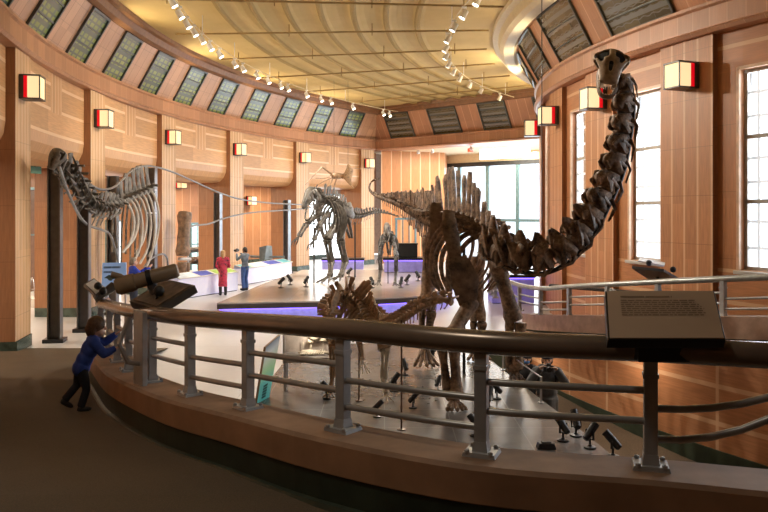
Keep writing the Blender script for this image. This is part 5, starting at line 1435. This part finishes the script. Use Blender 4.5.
for x, yt, d in ((359, 318, 11.92), (401.5, 320, 10.35)): MB().tube([P(x, yt, d), V((P(x, yt, d).x, d, .02))], .014, 8).lathe([(.06, 0), (.06, .012), (.014, .02)], V((P(x, yt, d).x, d, .02)), n=10).build('support_rod', mat('rod_brown', (.12, .07, .045), .4, .5), T)

# ------------------------------------------------------------------ skeleton with outline tubes by the left wall
def W(x, y, rho=31.25): return on_outer(x, y, rho)
MW = mat('bone_wall_grey', (.125, .112, .096), .5, vary=.6, scale=7, bump=.2)
T = thing('wall_skeleton', 'grey skull, neck and ribs hung on curving silver outline tubes by the left columns', 'dinosaur skeleton', (-7.9, 22, 0))
up_px = [(62, 152), (66, 160), (73, 169), (88, 183), (101, 189.5), (114, 187), (124, 178), (134, 169), (149, 166), (170, 171), (193, 181), (219, 192.5), (242, 199.5), (270, 203), (300, 204.5), (318, 205)]
lo_px = [(59, 166), (67, 189.5), (78, 213.6), (88, 225), (102, 230), (110, 235), (116, 252), (119, 266)]
be_px = [(144, 267), (152, 258), (162, 254), (167, 258), (168, 268)]
ta_px = [(187, 236), (188, 229), (194, 225.7), (209, 223.7), (225, 218), (248, 213), (272, 211), (300, 209), (318, 206)]
M_tubeg = mat('outline_tube', (.26, .265, .27), .4, .7)
for px, nm in ((up_px, 'back_outline_tube'), (lo_px, 'chest_outline_tube'), (be_px, 'leg_outline_tube'), (ta_px, 'tail_outline_tube')):
    MB().tube(spline([W(*q) for q in px], 6), .035, 8).build(nm, M_tubeg, T, angle=60)
nk = [W(66, 164), W(72, 176), W(79, 190), W(88, 202), W(97, 207), W(108, 207), W(118, 204)]
for i, (p, tg) in enumerate(sample(nk, 13)[0]):
    u = dorsal(tg, V((.2, 0, 1))); mbv = vertebra(p, tg, u, .40, .09, random.uniform(.2, .34), .32, random.uniform(.24, .42), lean=random.uniform(-.2, .5), spw=1.2)
    sd_ = tg.cross(u).normalized()
    for q in (-1, 1):
        mbv.tube([p + tg * .18 - u * .05 + sd_ * q * .10, p + u * .06 + sd_ * q * .2, p - tg * .22 + u * .20 + sd_ * q * .1], [.05, .075, .04], 6, flat=.4)
        mbv.tube([p + tg * .1 - u * .12 + sd_ * q * .12, p - u * .2 + sd_ * q * .15, p - tg * .35 - u * random.uniform(.2, .34) + sd_ * q * .13], [.04, .035, .012], 6)
    mbv.jitter(.015).build('neck_vertebra', MW, T, angle=50)
spw = []
for i in range(7):
    x = 122 + 4.4 * i; y = 201 - 1.9 * i
    p = W(x, y); q = W(x + 1, y - .4); tg = (q - p).normalized(); u = dorsal(tg); spw.append((p, tg))
    vertebra(p, tg, u, .62, .13, random.uniform(.34, .62) + .03 * i, .26, 0, lean=random.uniform(-.1, .3), spw=.8).build('back_vertebra', MW, T, angle=50)
ML = mat('bone_light_grey', (.48, .46, .43), .5, vary=.2, scale=6)
for i, (p, tg) in enumerate(spw):
    H = (1.5 + .16 * min(i, 5) - .12 * max(0, i - 5)) * random.uniform(.78, 1.12); s = V((0, 1, 0)).cross(V((0, 0, 1)))
    for sd, m in ((-.32, ML), (.28, MW)):
        d = V((CX - p.x, CY - p.y, 0)).normalized() * -sd
        pts = [p + V((0, 0, .05)), p + d * .7 - V((0, 0, .12 * H)), p + d * 1.05 + tg * .06 - V((0, 0, .45 * H)), p + d * .9 - tg * .10 - V((0, 0, .8 * H)), p + d * .5 - tg * .42 - V((0, 0, 1.0 * H))]
        MB().tube(spline(pts, 4), .04 if sd < 0 else .032, 6, flat=.7).build('rib', m, T, angle=60)
f, u, s = skull_loft(T, 'skull', W(61, 150), (-.25, -.35, -.75), (.0, -.8, .5), [(a, b, c, 0) for a, b, c in ((0, .10, .1), (.05, .19, .15), (.15, .21, .17), (.27, .17, .14), (.38, .12, .10), (.46, .09, .07), (.5, .05, .04))], {(1, 1), (1, 2), (1, 6), (1, 7), (3, 4), (2, 1), (2, 7)}, MW, .03)
jawbone(T, W(61, 150) + f * .1 - u * .16, f, u, .42, .12, .028, MW, .3, 8, M_bonepl, .03)
MB().tube([W(146, 190), W(156, 190)], .02, 6).tube([W(146, 213), W(156, 213)], .02, 6).tube([W(60, 168, 31.4), W(58, 170, 31.5)], .03, 6).build('bracket', M_silver, T)

# standing leg bones of the same animal
T = thing('leg_skeleton', 'thick brown femur and lower leg bones standing on a silver pole beside the third opening', 'fossil', (0, 0, 0))
pb = W(184, 300, 31.3); T.location = (pb.x, pb.y, 0)
def WL(x, y): q = W(x, y, 31.3); return q
long_bone(MB(), WL(185, 212), WL(182.5, 256), .22, 1.45, 10, 10).build('femur', M_bonebr, T, angle=60)
mb = long_bone(MB(), WL(182, 262), WL(183, 291), .15, 1.5); long_bone(mb, WL(187, 263), WL(186, 291), .10, 1.4); mb.build('shin_bones', M_bonebr, T, angle=60)
MB().tube([WL(188, 224), V((WL(188, 224).x, WL(188, 224).y, 0))], .035, 8).lathe([(.3, 0), (.3, .03), (.04, .05)], V((WL(188, 224).x, WL(188, 224).y, 0))).build('support_pole', M_silver, T)
q = WL(184, 292); foot(T, 'foot', q, (.6, -1, 0), .6, .09, M_bonebr, 4, .8)
MB().tube([WL(179, 259), WL(190, 259)], .06, 8).build('clamp', M_silver, T)

# ------------------------------------------------------------------ flying reptile skeleton hanging before the fifth opening
T = thing('flying_reptile_skeleton', 'brown flying reptile skeleton with crested head hanging above the predator skeleton', 'fossil', P(338, 178, 33))
D = 33.
mb = MB().ell(P(337, 176, D), (.32, .16, .14)); [mb.tube([P(331 + 2.4 * i, 174.5, D), P(331 + 2.4 * i, 178.5, D - .15)], .02, 5) for i in range(6)]; mb.jitter(.01).build('torso', MC, T)
for nm, pts, r in (('wing_bones', [P(334, 175.5, D), P(322, 167, D - .5), P(330, 174, D - .2)], .035), ('wing_bones', [P(322, 167, D - .5), P(313, 176, D - 1.0), P(305, 185, D - 1.2)], .028), ('wing_bones', [P(334, 177, D), P(324, 181, D + .4), P(315, 187, D + .8)], .03), ('wing_bones', [P(341, 176, D), P(352, 168, D + .6), P(361, 169, D + 1.0)], .032), ('wing_bones', [P(333, 176.5, D), P(322, 178.5, D), P(315, 178, D)], .03)):
    MB().tube(pts, [r, r * .8, r * .5], 7).build(nm, MC, T)
for a, b in ((P(333, 178, D), P(329, 187, D - .1)), (P(337, 178, D), P(334, 187, D + .2))): MB().tube([a, (a + b) / 2, b], [.03, .035, .02], 6).build('leg_bones', MC, T)
chain(T, 'neck_vertebra', [P(340, 176.5, D), P(344, 178, D - .1), P(347.5, 178.5, D - .2)], 5, MC, .06, .05, .05, 0)
MB().tube(spline([P(348, 164, D - .2), P(349.5, 170, D - .2), P(348, 177, D - .25), P(350, 183, D - .3), P(354, 189, D - .35)], 4), [.02, .06, .10, .14, .17, .18, .19, .19, .18, .16, .13, .10, .07, .05, .035, .02, .01], 8, flat=.3, up=(1, 0, 0)).build('skull', MC, T)
for x in (334, 348): MB().tube([P(x, 175, D), V((P(x, 175, D).x, P(x, 175, D).y, Z_CEIL - .05))], .006, 4).build('hanging_wire', M_steel, T)
# ------------------------------------------------------------------ people
SKIN = mat('skin_light', (.58, .34, .24), .5, vary=.08)
M_eye = mat('eye_dark', (.02, .015, .012), .2)
def person(name, label, loc, heading, H, pose, clothes, hair, cat='person', feat=.010):
    """joints in metres for a 1.75 m adult facing +y; pose overrides joints; clothes: list of kinds with materials"""
    s = H / 1.75
    J = dict(pelvis=(0, 0, .95), waist=(0, .0, 1.08), chest=(0, .01, 1.28), neck=(0, .0, 1.46), head=(0, .03, 1.63),
             shl=(-.18, 0, 1.42), ell=(-.24, -.02, 1.14), wrl=(-.25, .06, .90), shr=(.18, 0, 1.42), elr=(.24, -.02, 1.14), wrr=(.25, .06, .90),
             hil=(-.09, 0, .93), knl=(-.10, .03, .50), anl=(-.10, -.02, .09), hir=(.09, 0, .93), knr=(.10, .03, .50), anr=(.10, -.02, .09), look=(0, 1, 0), headup=(0, 0, 1))
    J.update(pose); big = pose.get('headscale', 1.0)
    Q = {k: V(v) * (s if k not in ('look', 'headup') else 1) for k, v in J.items() if k != 'headscale'}
    t = thing(name, label, cat, loc, heading)
    hs = s * big
    lk, hu = Q['look'].normalized(), Q['headup'].normalized(); RH = basis(y=lk, z=hu); hc = Q['head']
    axis = (Q['neck'] - Q['pelvis']).normalized(); sx = (Q['shr'] - Q['shl']).normalized(); RT = basis(x=sx, z=axis)
    def torso(mb, g, low=True):
        mb.ell(Q['pelvis'], ((.165 + g) * s, (.115 + g) * s, (.13 + g) * s), RT, nu=14, nv=10)
        mb.ell(Q['waist'], ((.145 + g) * s, (.105 + g) * s, (.16 + g) * s), RT, nu=14, nv=10)
        mb.ell(Q['chest'], ((.170 + g) * s, (.118 + g) * s, (.19 + g) * s), RT, nu=14, nv=10)
        mb.tube([Q['shl'], Q['shl'].lerp(Q['shr'], .5) + axis * .02 * s, Q['shr']], [(.062 + g) * s, (.075 + g) * s, (.062 + g) * s], 12)
    def arm(mb, sd, g, f=1.0):
        a, b, c = Q['sh' + sd], Q['el' + sd], Q['wr' + sd]; c = b.lerp(c, f)
        mb.ell(a, ((.062 + g) * s,) * 3, nu=12, nv=9)
        mb.tube([a, a.lerp(b, .4), b], [(.058 + g) * s, (.052 + g) * s, (.043 + g) * s], 12); mb.ell(b, ((.043 + g) * s,) * 3)
        mb.tube([b, b.lerp(c, .35), c], [(.043 + g) * s, (.042 + g) * s, (.030 + g * .8) * s], 12)
    def leg(mb, sd, g, f=1.0, flare=0.):
        a, b, c = Q['hi' + sd], Q['kn' + sd], Q['an' + sd]; c = b.lerp(c, f)
        mb.tube([a + V((0, 0, .03 * s)), a.lerp(b, .35), b], [(.092 + g) * s, (.084 + g) * s, (.058 + g) * s], 12); mb.ell(b, ((.058 + g) * s,) * 3)
        mb.tube([b, b.lerp(c, .35), c], [(.057 + g) * s, (.058 + g) * s, (.040 + g + flare) * s], 12)
    def shoe(mb, sd, g):
        a = Q['an' + sd]; k = Q['an' + sd] - Q['kn' + sd]; f = pose.get('toe' + sd); f = V(f).normalized() if f else V((0, 1, 0))
        R = basis(y=f, z=V((0, 0, 1)) if abs(f.z) < .6 else V((0, .5, .8)))
        mb.ell(a + f * .06 * s - V((0, 0, .035 * s)), ((.044 + g) * s, (.125 + g) * s, (.042 + g) * s), R, nu=12, nv=8)
        mb.ell(a - V((0, 0, .015 * s)), ((.042 + g) * s, (.055 + g) * s, (.06 + g) * s), R, nu=12, nv=8)
    def hand(mb, sd):
        w = Q['wr' + sd]; d = Q.get('hand' + sd) if ('hand' + sd) in Q else (w - Q['el' + sd])
        d = d.normalized(); side = V((1, 0, 0)) if sd == 'l' else V((-1, 0, 0)); side = (side - d * side.dot(d)); side = side.normalized() if side.length > .2 else V((0, 0, 1))
        nn = d.cross(side).normalized()
        mb.tube([w - d * .01 * s, w + d * .04 * s, w + d * .085 * s], [.030 * s, .040 * s, .038 * s], 10, flat=.5, up=side)
        for k, (L, o) in enumerate(((.068, .030), (.078, .010), (.072, -.010), (.056, -.029))):
            a = w + d * .08 * s + side * o * s; b = a + d * L * .5 * s + side * o * .12 * s; c = b + d * L * .42 * s + nn * .022 * s * (1 if sd == 'l' else -1)
            mb.tube([a, b, c], [.0095 * s, .009 * s, .0075 * s], 7)
        a = w + d * .03 * s + side * .03 * s; mb.tube([a, a + d * .03 * s + side * .028 * s, a + d * .062 * s + side * .036 * s], [.012 * s, .0105 * s, .0085 * s], 7)
    # body
    mb = MB(); torso(mb, 0)
    for sd in 'lr': arm(mb, sd, 0); leg(mb, sd, 0); shoe(mb, sd, -.006); hand(mb, sd)
    mb.tube([Q['neck'] - axis * .05 * s, Q['neck'] + (hc - Q['neck']) * .65], [.058 * s, .052 * hs], 12)
    h = lambda x, y, z: hc + RH @ (V((x, y, z)) * hs)
    mb.ell(h(0, -.01, .025), (.076 * hs, .094 * hs, .098 * hs), RH, nu=16, nv=12); mb.ell(h(0, .022, -.055), (.058 * hs, .066 * hs, .062 * hs), RH, nu=14, nv=10)
    mb.tube([h(0, .085, .02), h(0, .107, -.015), h(0, .085, -.03)], [.010 * hs, .017 * hs, .012 * hs], 8); mb.tube([h(-.024, .080, -.058), h(0, .090, -.056), h(.024, .080, -.058)], .009 * hs, 7)
    for sd in (-1, 1): mb.ell(h(.078 * sd, -.01, .0), (.012 * hs, .022 * hs, .032 * hs), RH, nu=8, nv=6)
    mb.build('body', SKIN, t, local=True, remesh=feat * max(s, .8))
    mb = MB()
    for sd in (-1, 1): e = MB().ell(h(.031 * sd, .078, .012), (.014 * hs, .010 * hs, .010 * hs), RH, nu=8, nv=6).build('eye', M_eye, t, local=True)
    # hair
    if hair:
        m, L, vol = hair; mb = MB().ell(h(0, -.026, .045), ((.084 + vol) * hs, (.094 + vol) * hs, (.090 + vol) * hs), RH, nu=16, nv=12)
        for sd in (-1, 1): mb.tube([h(.06 * sd, -.03, .06), h(.076 * sd, -.035, -.02), h(.07 * sd, -.05, -.06 - L)], [.035 * hs, .03 * hs, .022 * hs], 8)
        mb.tube([h(0, -.07, .06), h(0, -.095, -.03), h(0, -.09, -.08 - L)], [.06 * hs, (.055 + vol) * hs, .04 * hs], 10)
        mb.build('hair', m, t, local=True, remesh=.012 * s)
    for kind, m, lab in clothes:
        mb = MB(); vx = .014 * s
        if kind in ('jacket', 'shirt', 'coat', 'puffy'):
            g = dict(jacket=.022, shirt=.014, coat=.034, puffy=.045)[kind]; kind_ = kind; kind = 'jacket' if kind == 'puffy' else kind; torso(mb, g)
            for sd in 'lr': arm(mb, sd, g * .85, .93)
            mb.tube([Q['neck'] - axis * .06 * s, Q['neck'] - axis * .0 * s], [(.085) * s, .066 * s], 12)
            if kind == 'coat': mb.tube([Q['pelvis'] + axis * .05 * s, Q['pelvis'] - V((0, 0, .12 * s)), Q['pelvis'] - V((0, 0, .30 * s))], [.19 * s, .205 * s, .215 * s], 14, flat=.8)
        elif kind == 'trousers':
            mb.ell(Q['pelvis'], (.178 * s, .13 * s, .13 * s), RT, nu=14, nv=10)
            for sd in 'lr': leg(mb, sd, .016, .96, .016)
        elif kind == 'dress':
            torso(mb, .018)
            for sd in 'lr': arm(mb, sd, .014, .9)
            mb.tube([Q['waist'], Q['pelvis'], (Q['knl'] + Q['knr']) / 2 + V((0, 0, .12 * s)), (Q['knl'] + Q['knr']) / 2 - V((0, 0, .14 * s))], [.15 * s, .185 * s, .20 * s, .215 * s], 16, flat=.8)
        elif kind == 'shoes':
            shoe(mb, 'l', .012); mb2 = MB(); shoe(mb2, 'r', .012); mb2.build('shoe', m, t, local=True, remesh=vx); kind = 'shoe'
        elif kind == 'boots':
            for sd in 'lr': shoe(mb, sd, .012); a, k = Q['an' + sd], Q['kn' + sd]; mb.tube([a, a.lerp(k, .62)], [.056 * s, .07 * s], 10)
        elif kind == 'hat':
            mb.ell(h(0, -.018, .075), (.092 * hs, .104 * hs, .082 * hs), RH, nu=16, nv=12); mb.tube([h(.088 * math.cos(a), -.015 + .1 * math.sin(a), .045) for a in [i * math.pi / 8 for i in range(17)]], .016 * hs, 8)
        elif kind == 'mask':
            mb.ell(h(0, .030, -.048), (.068 * hs, .080 * hs, .052 * hs), RH, nu=14, nv=10)
        if lab: pass
        o = mb.build(kind, m, t, local=True, remesh=vx)
        if lab: o['label'] = lab
    return t
def fabric(name, c, v=.2, sc=14): return mat(name, c, .85, vary=v, scale=sc, bump=.1)
M_denim = fabric('denim_blue', (.045, .10, .27)); M_navy = fabric('navy_cloth', (.02, .026, .05)); M_royal = fabric('royal_blue', (.025, .06, .30)); M_ink2 = fabric('dark_trousers', (.014, .014, .018))
M_slate = fabric('slate_shirt', (.14, .17, .21)); M_grey = fabric('grey_sleeve', (.20, .20, .205)); M_shoe = mat('shoe_black', (.02, .018, .017), .5)
M_hairb = mat('hair_brown', (.11, .055, .025), .6, vary=.4, scale=40); M_hairg = mat('hair_blonde', (.45, .28, .13), .6, vary=.3, scale=40); M_hairgr = mat('hair_grey', (.22, .18, .15), .6, vary=.3, scale=40); M_hairk = mat('hair_dark', (.03, .022, .018), .6)
def mk_floral():
    k = NT('red_floral'); o = k.obj(); v = k.new('ShaderNodeTexVoronoi'); v.inputs['Scale'].default_value = 16; k.l.new(o, v.inputs['Vector'])
    k.base(k.ramp(v.outputs['Distance'], [(.18, (.05, .02, .03)), (.32, (.50, .03, .07)), (.6, (.62, .05, .10)), (.8, (.12, .03, .05))])); k.b.inputs['Roughness'].default_value = .8
    return k.m
M_floral = mk_floral()

# toddler leaning to the rail
fz = ramp_z(8.62)
fx_ = -3.40
person('child', 'small child in a royal blue sweater leaning against the railing with hands on it', (fx_, 8.62, fz), RAD(-62), 1.09,
       dict(headscale=1.42, pelvis=(0, -.14, .80), waist=(0, -.08, .95), chest=(0, .02, 1.14), neck=(0, .10, 1.30), head=(0, .15, 1.52), shl=(-.17, .06, 1.27), shr=(.17, .06, 1.27),
            ell=(-.22, .30, 1.20), wrl=(-.12, .50, 1.36), elr=(.25, .22, 1.06), wrr=(.18, .44, 1.14), hil=(-.10, -.14, .78), hir=(.10, -.14, .78),
            knl=(-.12, -.20, .46), anl=(-.13, -.42, .20), knr=(.11, -.06, .42), anr=(.11, -.16, .09), toel=(0, .8, -.55), toer=(0, 1, 0), look=(.30, 1, -.05), headup=(0, .05, 1)),
       [('puffy', M_royal, ''), ('trousers', M_ink2, ''), ('shoes', M_shoe, '')], (M_hairb, .035, .022))
# man photographing, feet on the hall floor
g = G(245, 290.5); 
person('person', 'man in slate shirt and blue jeans raising a camera beside the counter', g, RAD(-62), 1.66,
       dict(ell=(-.27, .18, 1.26), wrl=(-.10, .34, 1.50), elr=(.30, .14, 1.28), wrr=(.08, .32, 1.52), handl=(.35, .4, .3), handr=(-.4, .4, .3), look=(0, 1, .1)),
       [('shirt', M_slate, ''), ('trousers', M_denim, ''), ('shoes', M_shoe, '')], (M_hairk, 0, .004)).rotation_euler.z = RAD(62)
def cam_prop(label, p, rz, s=1.0, m=None):
    t = thing('camera', label, 'camera', p, rz)
    MB().box((0, 0, .045 * s), (.14 * s, .06 * s, .09 * s)).box((0, 0, .10 * s), (.06 * s, .05 * s, .03 * s)).build('camera_body', m or M_black, t, local=True, bevel=.006)
    MB().lathe([(.035 * s, 0), (.038 * s, .02 * s), (.036 * s, .09 * s), (.03 * s, .09 * s)], (0, .03 * s, .045 * s), basis(x=(1, 0, 0), z=(0, 1, 0))).build('camera_lens', M_black, t, local=True)
def hand_mid(o, dist, z, H):
    r = Matrix.Rotation(o.rotation_euler.z, 3, 'Z'); return V(o.location) + r @ V((0, dist, z))
man = [o for o in bpy.data.objects if o.get('label', '').startswith('man in slate')][0]
cam_prop('black camera held up by the man in blue jeans', hand_mid(man, .38, 1.47, 1.66), man.rotation_euler.z, 1.15, mat('camera_grey', (.08, .08, .085), .4))
# woman in red
g = G(223, 295.5)
person('person', 'blonde woman in a red floral dress standing by the glowing counter', g, RAD(25), 1.62,
       dict(ell=(-.25, .0, 1.16), wrl=(-.16, .17, 1.02), elr=(.25, .0, 1.16), wrr=(.17, .17, 1.04), look=(.2, 1, 0)),
       [('dress', M_floral, ''), ('boots', M_shoe, '')], (M_hairg, .10, .012))
# person in blue behind the rail
p = P(133, 262, 21.0); p.z = 0
person('person', 'person in a bright blue top raising a phone behind the blue sign', p, RAD(-58), 1.74,
       dict(ell=(-.26, .2, 1.24), wrl=(-.08, .44, 1.46), elr=(.28, .2, 1.24), wrr=(.10, .44, 1.46), look=(0, 1, .05)),
       [('jacket', fabric('bright_blue', (.02, .05, .42)), ''), ('trousers', M_navy, ''), ('shoes', M_shoe, '')], (M_hairgr, 0, .004))
pb_ = [o for o in bpy.data.objects if o.get('label', '').startswith('person in a bright blue')][0]
t = thing('phone', 'black phone held up by the person in bright blue', 'phone', hand_mid(pb_, .53, 1.47, 1.74), pb_.rotation_euler.z)
MB().box((0, 0, .04), (.16, .012, .08)).build('phone_case', M_black, t, local=True, bevel=.004); MB().box((0, -.008, .04), (.145, .004, .066)).build('phone_screen', mat('phone_screen', (.2, .25, .35), .2, emit=.4), t, local=True)
# photographer on the lower ramp
d = 13.1; p = P(547, 360, d); p.z = chan_z(d)
person('person', 'photographer in dark navy coat and hat on the lower ramp, camera at the eyes', p, RAD(172), EYE - (353 - HOR) / FPX * d - p.z,
       dict(ell=(-.30, .16, 1.28), wrl=(-.12, .30, 1.55), elr=(.31, .14, 1.26), wrr=(.11, .29, 1.56), handl=(.35, .5, .2), handr=(-.35, .5, .2), look=(0, 1, .03), head=(0, .05, 1.63)),
       [('coat', fabric('charcoal_coat', (.10, .105, .115)), ''), ('trousers', fabric('grey_trousers', (.09, .085, .08)), ''), ('shoes', M_shoe, ''), ('hat', M_navy, '')], (M_hairk, 0, 0))
ph = [o for o in bpy.data.objects if o.get('label', '').startswith('photographer')][0]
cam_prop('dark camera held at the eyes of the photographer on the lower ramp', hand_mid(ph, .36, 1.53, 1.7), ph.rotation_euler.z, 1.2, mat('camera_dark', (.05, .05, .055), .3))
t = thing('backpack', 'black backpack on the back of the photographer in navy', 'bag', hand_mid(ph, -.28, 1.0, 1.7), ph.rotation_euler.z)
MB().box((0, 0, .26), (.34, .2, .52), taper=.85).build('bag', M_ink2, t, local=True, bevel=.06)
MB().box((0, -.12, .17), (.24, .07, .22)).build('front_pocket', M_ink2, t, local=True, bevel=.03)
for sd in (-1, 1): MB().tube([(sd * .11, .1, .48), (sd * .12, .2, .50), (sd * .13, .38, .40), (sd * .13, .40, .2)], .018, 6).build('strap', M_ink2, t, local=True)
d = 14.3; p = P(527.5, 365, d); p.z = chan_z(d)
person('person', 'person with navy cap and blue face mask half hidden behind the photographer', p, RAD(160), EYE - (354 - HOR) / FPX * d - p.z,
       dict(look=(.15, 1, 0)), [('jacket', M_ink2, ''), ('trousers', M_ink2, ''), ('shoes', M_shoe, ''), ('hat', M_navy, ''), ('mask', fabric('mask_blue', (.08, .2, .5)), 'blue face mask')], (M_hairk, .02, 0))

# ------------------------------------------------------------------ light
def lamp(kind, name, loc, energy, color=(1, 1, 1), direction=None, **kw):
    l = bpy.data.lights.new(name, kind); l.energy = energy; l.color = color
    for k, v in kw.items(): setattr(l, k, v)
    o = bpy.data.objects.new(name, l); COL.objects.link(o); o.location = loc
    if direction is not None: o.rotation_euler = look(direction)
    return o
w = bpy.data.worlds.new('world'); bpy.context.scene.world = w; w.use_nodes = True
bg = w.node_tree.nodes['Background']; bg.inputs[0].default_value = (.86, .93, 1, 1); bg.inputs[1].default_value = 1.5
DAY = (.86, .93, 1.0)
for wc in (-36.6, -26.6, -16.6, -6.6, 3.4, 13.4):
    d = ring(20, wc) - ring(18, wc)
    lamp('AREA', 'window_daylight', ring(RI - .45, wc, 3.9), 120 if wc > -30 else 420, DAY, d + V((0, 0, -.35)), shape='RECTANGLE', size=1.1, size_y=3.7)
pm = A3 + e2 * 5 + V((0, 0, 3.0)); lamp('AREA', 'lobby_daylight', pm - (Nf * .6), 800, DAY, Nf + V((0, 0, -.1)), shape='RECTANGLE', size=9.5, size_y=5.5)
# added warm uplights, without fixtures, above the sconces to wash the yellow ceiling
for p, n in LAMPS:
    if p.y > 41: continue
    lamp('SPOT', 'ceiling_fill', V((*(p + n * .30).xy, 7.30)), (150 if p.y < 18 else 230 if p.y < 25 else 300) * (.5 if p.x > 0 and n.x < 0 else 1), (1, .80, .50), n * .93 + V((0, 0, .47)), spot_size=RAD(112), spot_blend=.8, shadow_soft_size=.12)
for th in (-18, 18, 32):  # more uplights added by the inner cornice to brighten the ceiling
    lamp('SPOT', 'inner_ceiling_fill', ring(19.05, th, 7.3), 420, (1, .82, .52), (ring(27, th) - ring(20, th)).normalized() * .88 + V((0, 0, .40)), spot_size=RAD(120), spot_blend=.9, shadow_soft_size=.15)
# track spotlights onto the exhibits
def spot(px, tgt, e, size=34, col=(1, .90, .75), soft=.08):
    lamp('SPOT', 'track_beam', px, e, col, V(tgt) - V(px), spot_size=RAD(size), spot_blend=.6, shadow_soft_size=soft)
for th, tgt, e, sz in ((2.2, (-1.5, 27, 1.5), 1700, 40), (9.2, (.2, 27, 1), 1700, 40), (-3.4, (-2.2, 16, 0), 1500, 50), (-7.6, (.8, 12.5, 1), 1500, 42), (14.2, (-5.5, 28, 0), 1600, 46), (21.5, (-3, 33, .5), 1600, 50), (30, (0, 36, 0), 1500, 60)):
    spot(ring(29.5, th, ZT - .5), tgt, e, sz)
for th, tgt, e, sz in ((-7.2, (1.2, 12.2, .5), 1500, 40), (.2, (1.0, 14.5, 1.5), 1300, 40), (3.6, (-4.2, 17.5, 0), 1900, 55), (10.3, (-.6, 27.5, 1.5), 1500, 40), (-10.5, (2.8, 12.3, 3.2), 700, 40), (17.6, (-2, 30, .4), 1700, 55), (6.6, (-7.8, 23, 3.0), 1300, 45)):
    spot(ring(21.7, th, ZT - .5), tgt, e, sz)
for th, tg, e in ((-10.5, -4, 1300), (-3.6, 7, 1500), (3.6, 16, 1500), (14, 26, 1500), (22, 35, 1500)):
    spot(ring(21.7, th, ZT - .5), ring(32, tg, 3.6), e, 62)
spot(ring(21.7, -3.6, ZT - .5) + V((-1.5, -6.5, 0)), SN[13][0], 420, 24)  # extra spot added for the skull, hung off the track
for th, tg, e in ((-5.4, -24, 1500), (2.2, -14, 1500), (9.2, -5, 1300)):
    spot(ring(29, th, ZT - .5), ring(RI, tg, 3.4), e, 50)
lamp('POINT', 'case_fill', kk(0, -.1, .99), 11, (1, .85, .7), shadow_soft_size=.04)  # lamp added to brighten the fossils in the case
# gallery behind the columns
for th in (-16, -6, 4, 14, 24, 34):
    lamp('AREA', 'gallery_fill', ring(35.6, th, 4.42), 190, (1, .84, .64), (0, 0, -1), shape='DISK', size=.9)  # unseen lamps added to light the gallery
lamp('AREA', 'lobby_downlight', EW(5.5, -3.2, Z_C0 - .05), 520, (1, .88, .7), (0, 0, -1), shape='RECTANGLE', size=6, size_y=2)
lamp('AREA', 'landing_fill', (-1.6, 3.2, 7.6), 26, (1, .90, .76), (.05, .35, -1), shape='DISK', size=.6, spread=RAD(110))  # fill light added for the near ramp and curb, no fixture
for q in (10, 13.5, 17): lamp('AREA', 'lower_ramp_fill', (ring_x(RHO_W, q) - .5, q, walk_z(q) + .1), 20, (1, .82, .6), (-.3, 0, -1), shape='DISK', size=.5)  # fill lights added to brighten the lower ramp and its wall

# ------------------------------------------------------------------ camera
cd = bpy.data.cameras.new('camera'); co = bpy.data.objects.new('camera', cd); COL.objects.link(co)
co.location = (0, 0, EYE); co.rotation_euler = (RAD(90), 0, 0)
cd.sensor_width = 36; cd.lens = FPX / 768 * 36; cd.shift_y = -(256 - HOR) / 768; cd.clip_start = .1; cd.clip_end = 300
sc_ = bpy.context.scene; sc_.camera = co
sc_.view_settings.view_transform = 'Standard'; sc_.view_settings.look = 'None'; sc_.view_settings.exposure = .30
sc_.cycles.use_denoising = True; sc_.cycles.max_bounces = 7; sc_.cycles.diffuse_bounces = 4; sc_.cycles.transparent_max_bounces = 10; sc_.cycles.caustics_reflective = False; sc_.cycles.caustics_refractive = False
sc_.cycles.sample_clamp_indirect = 4
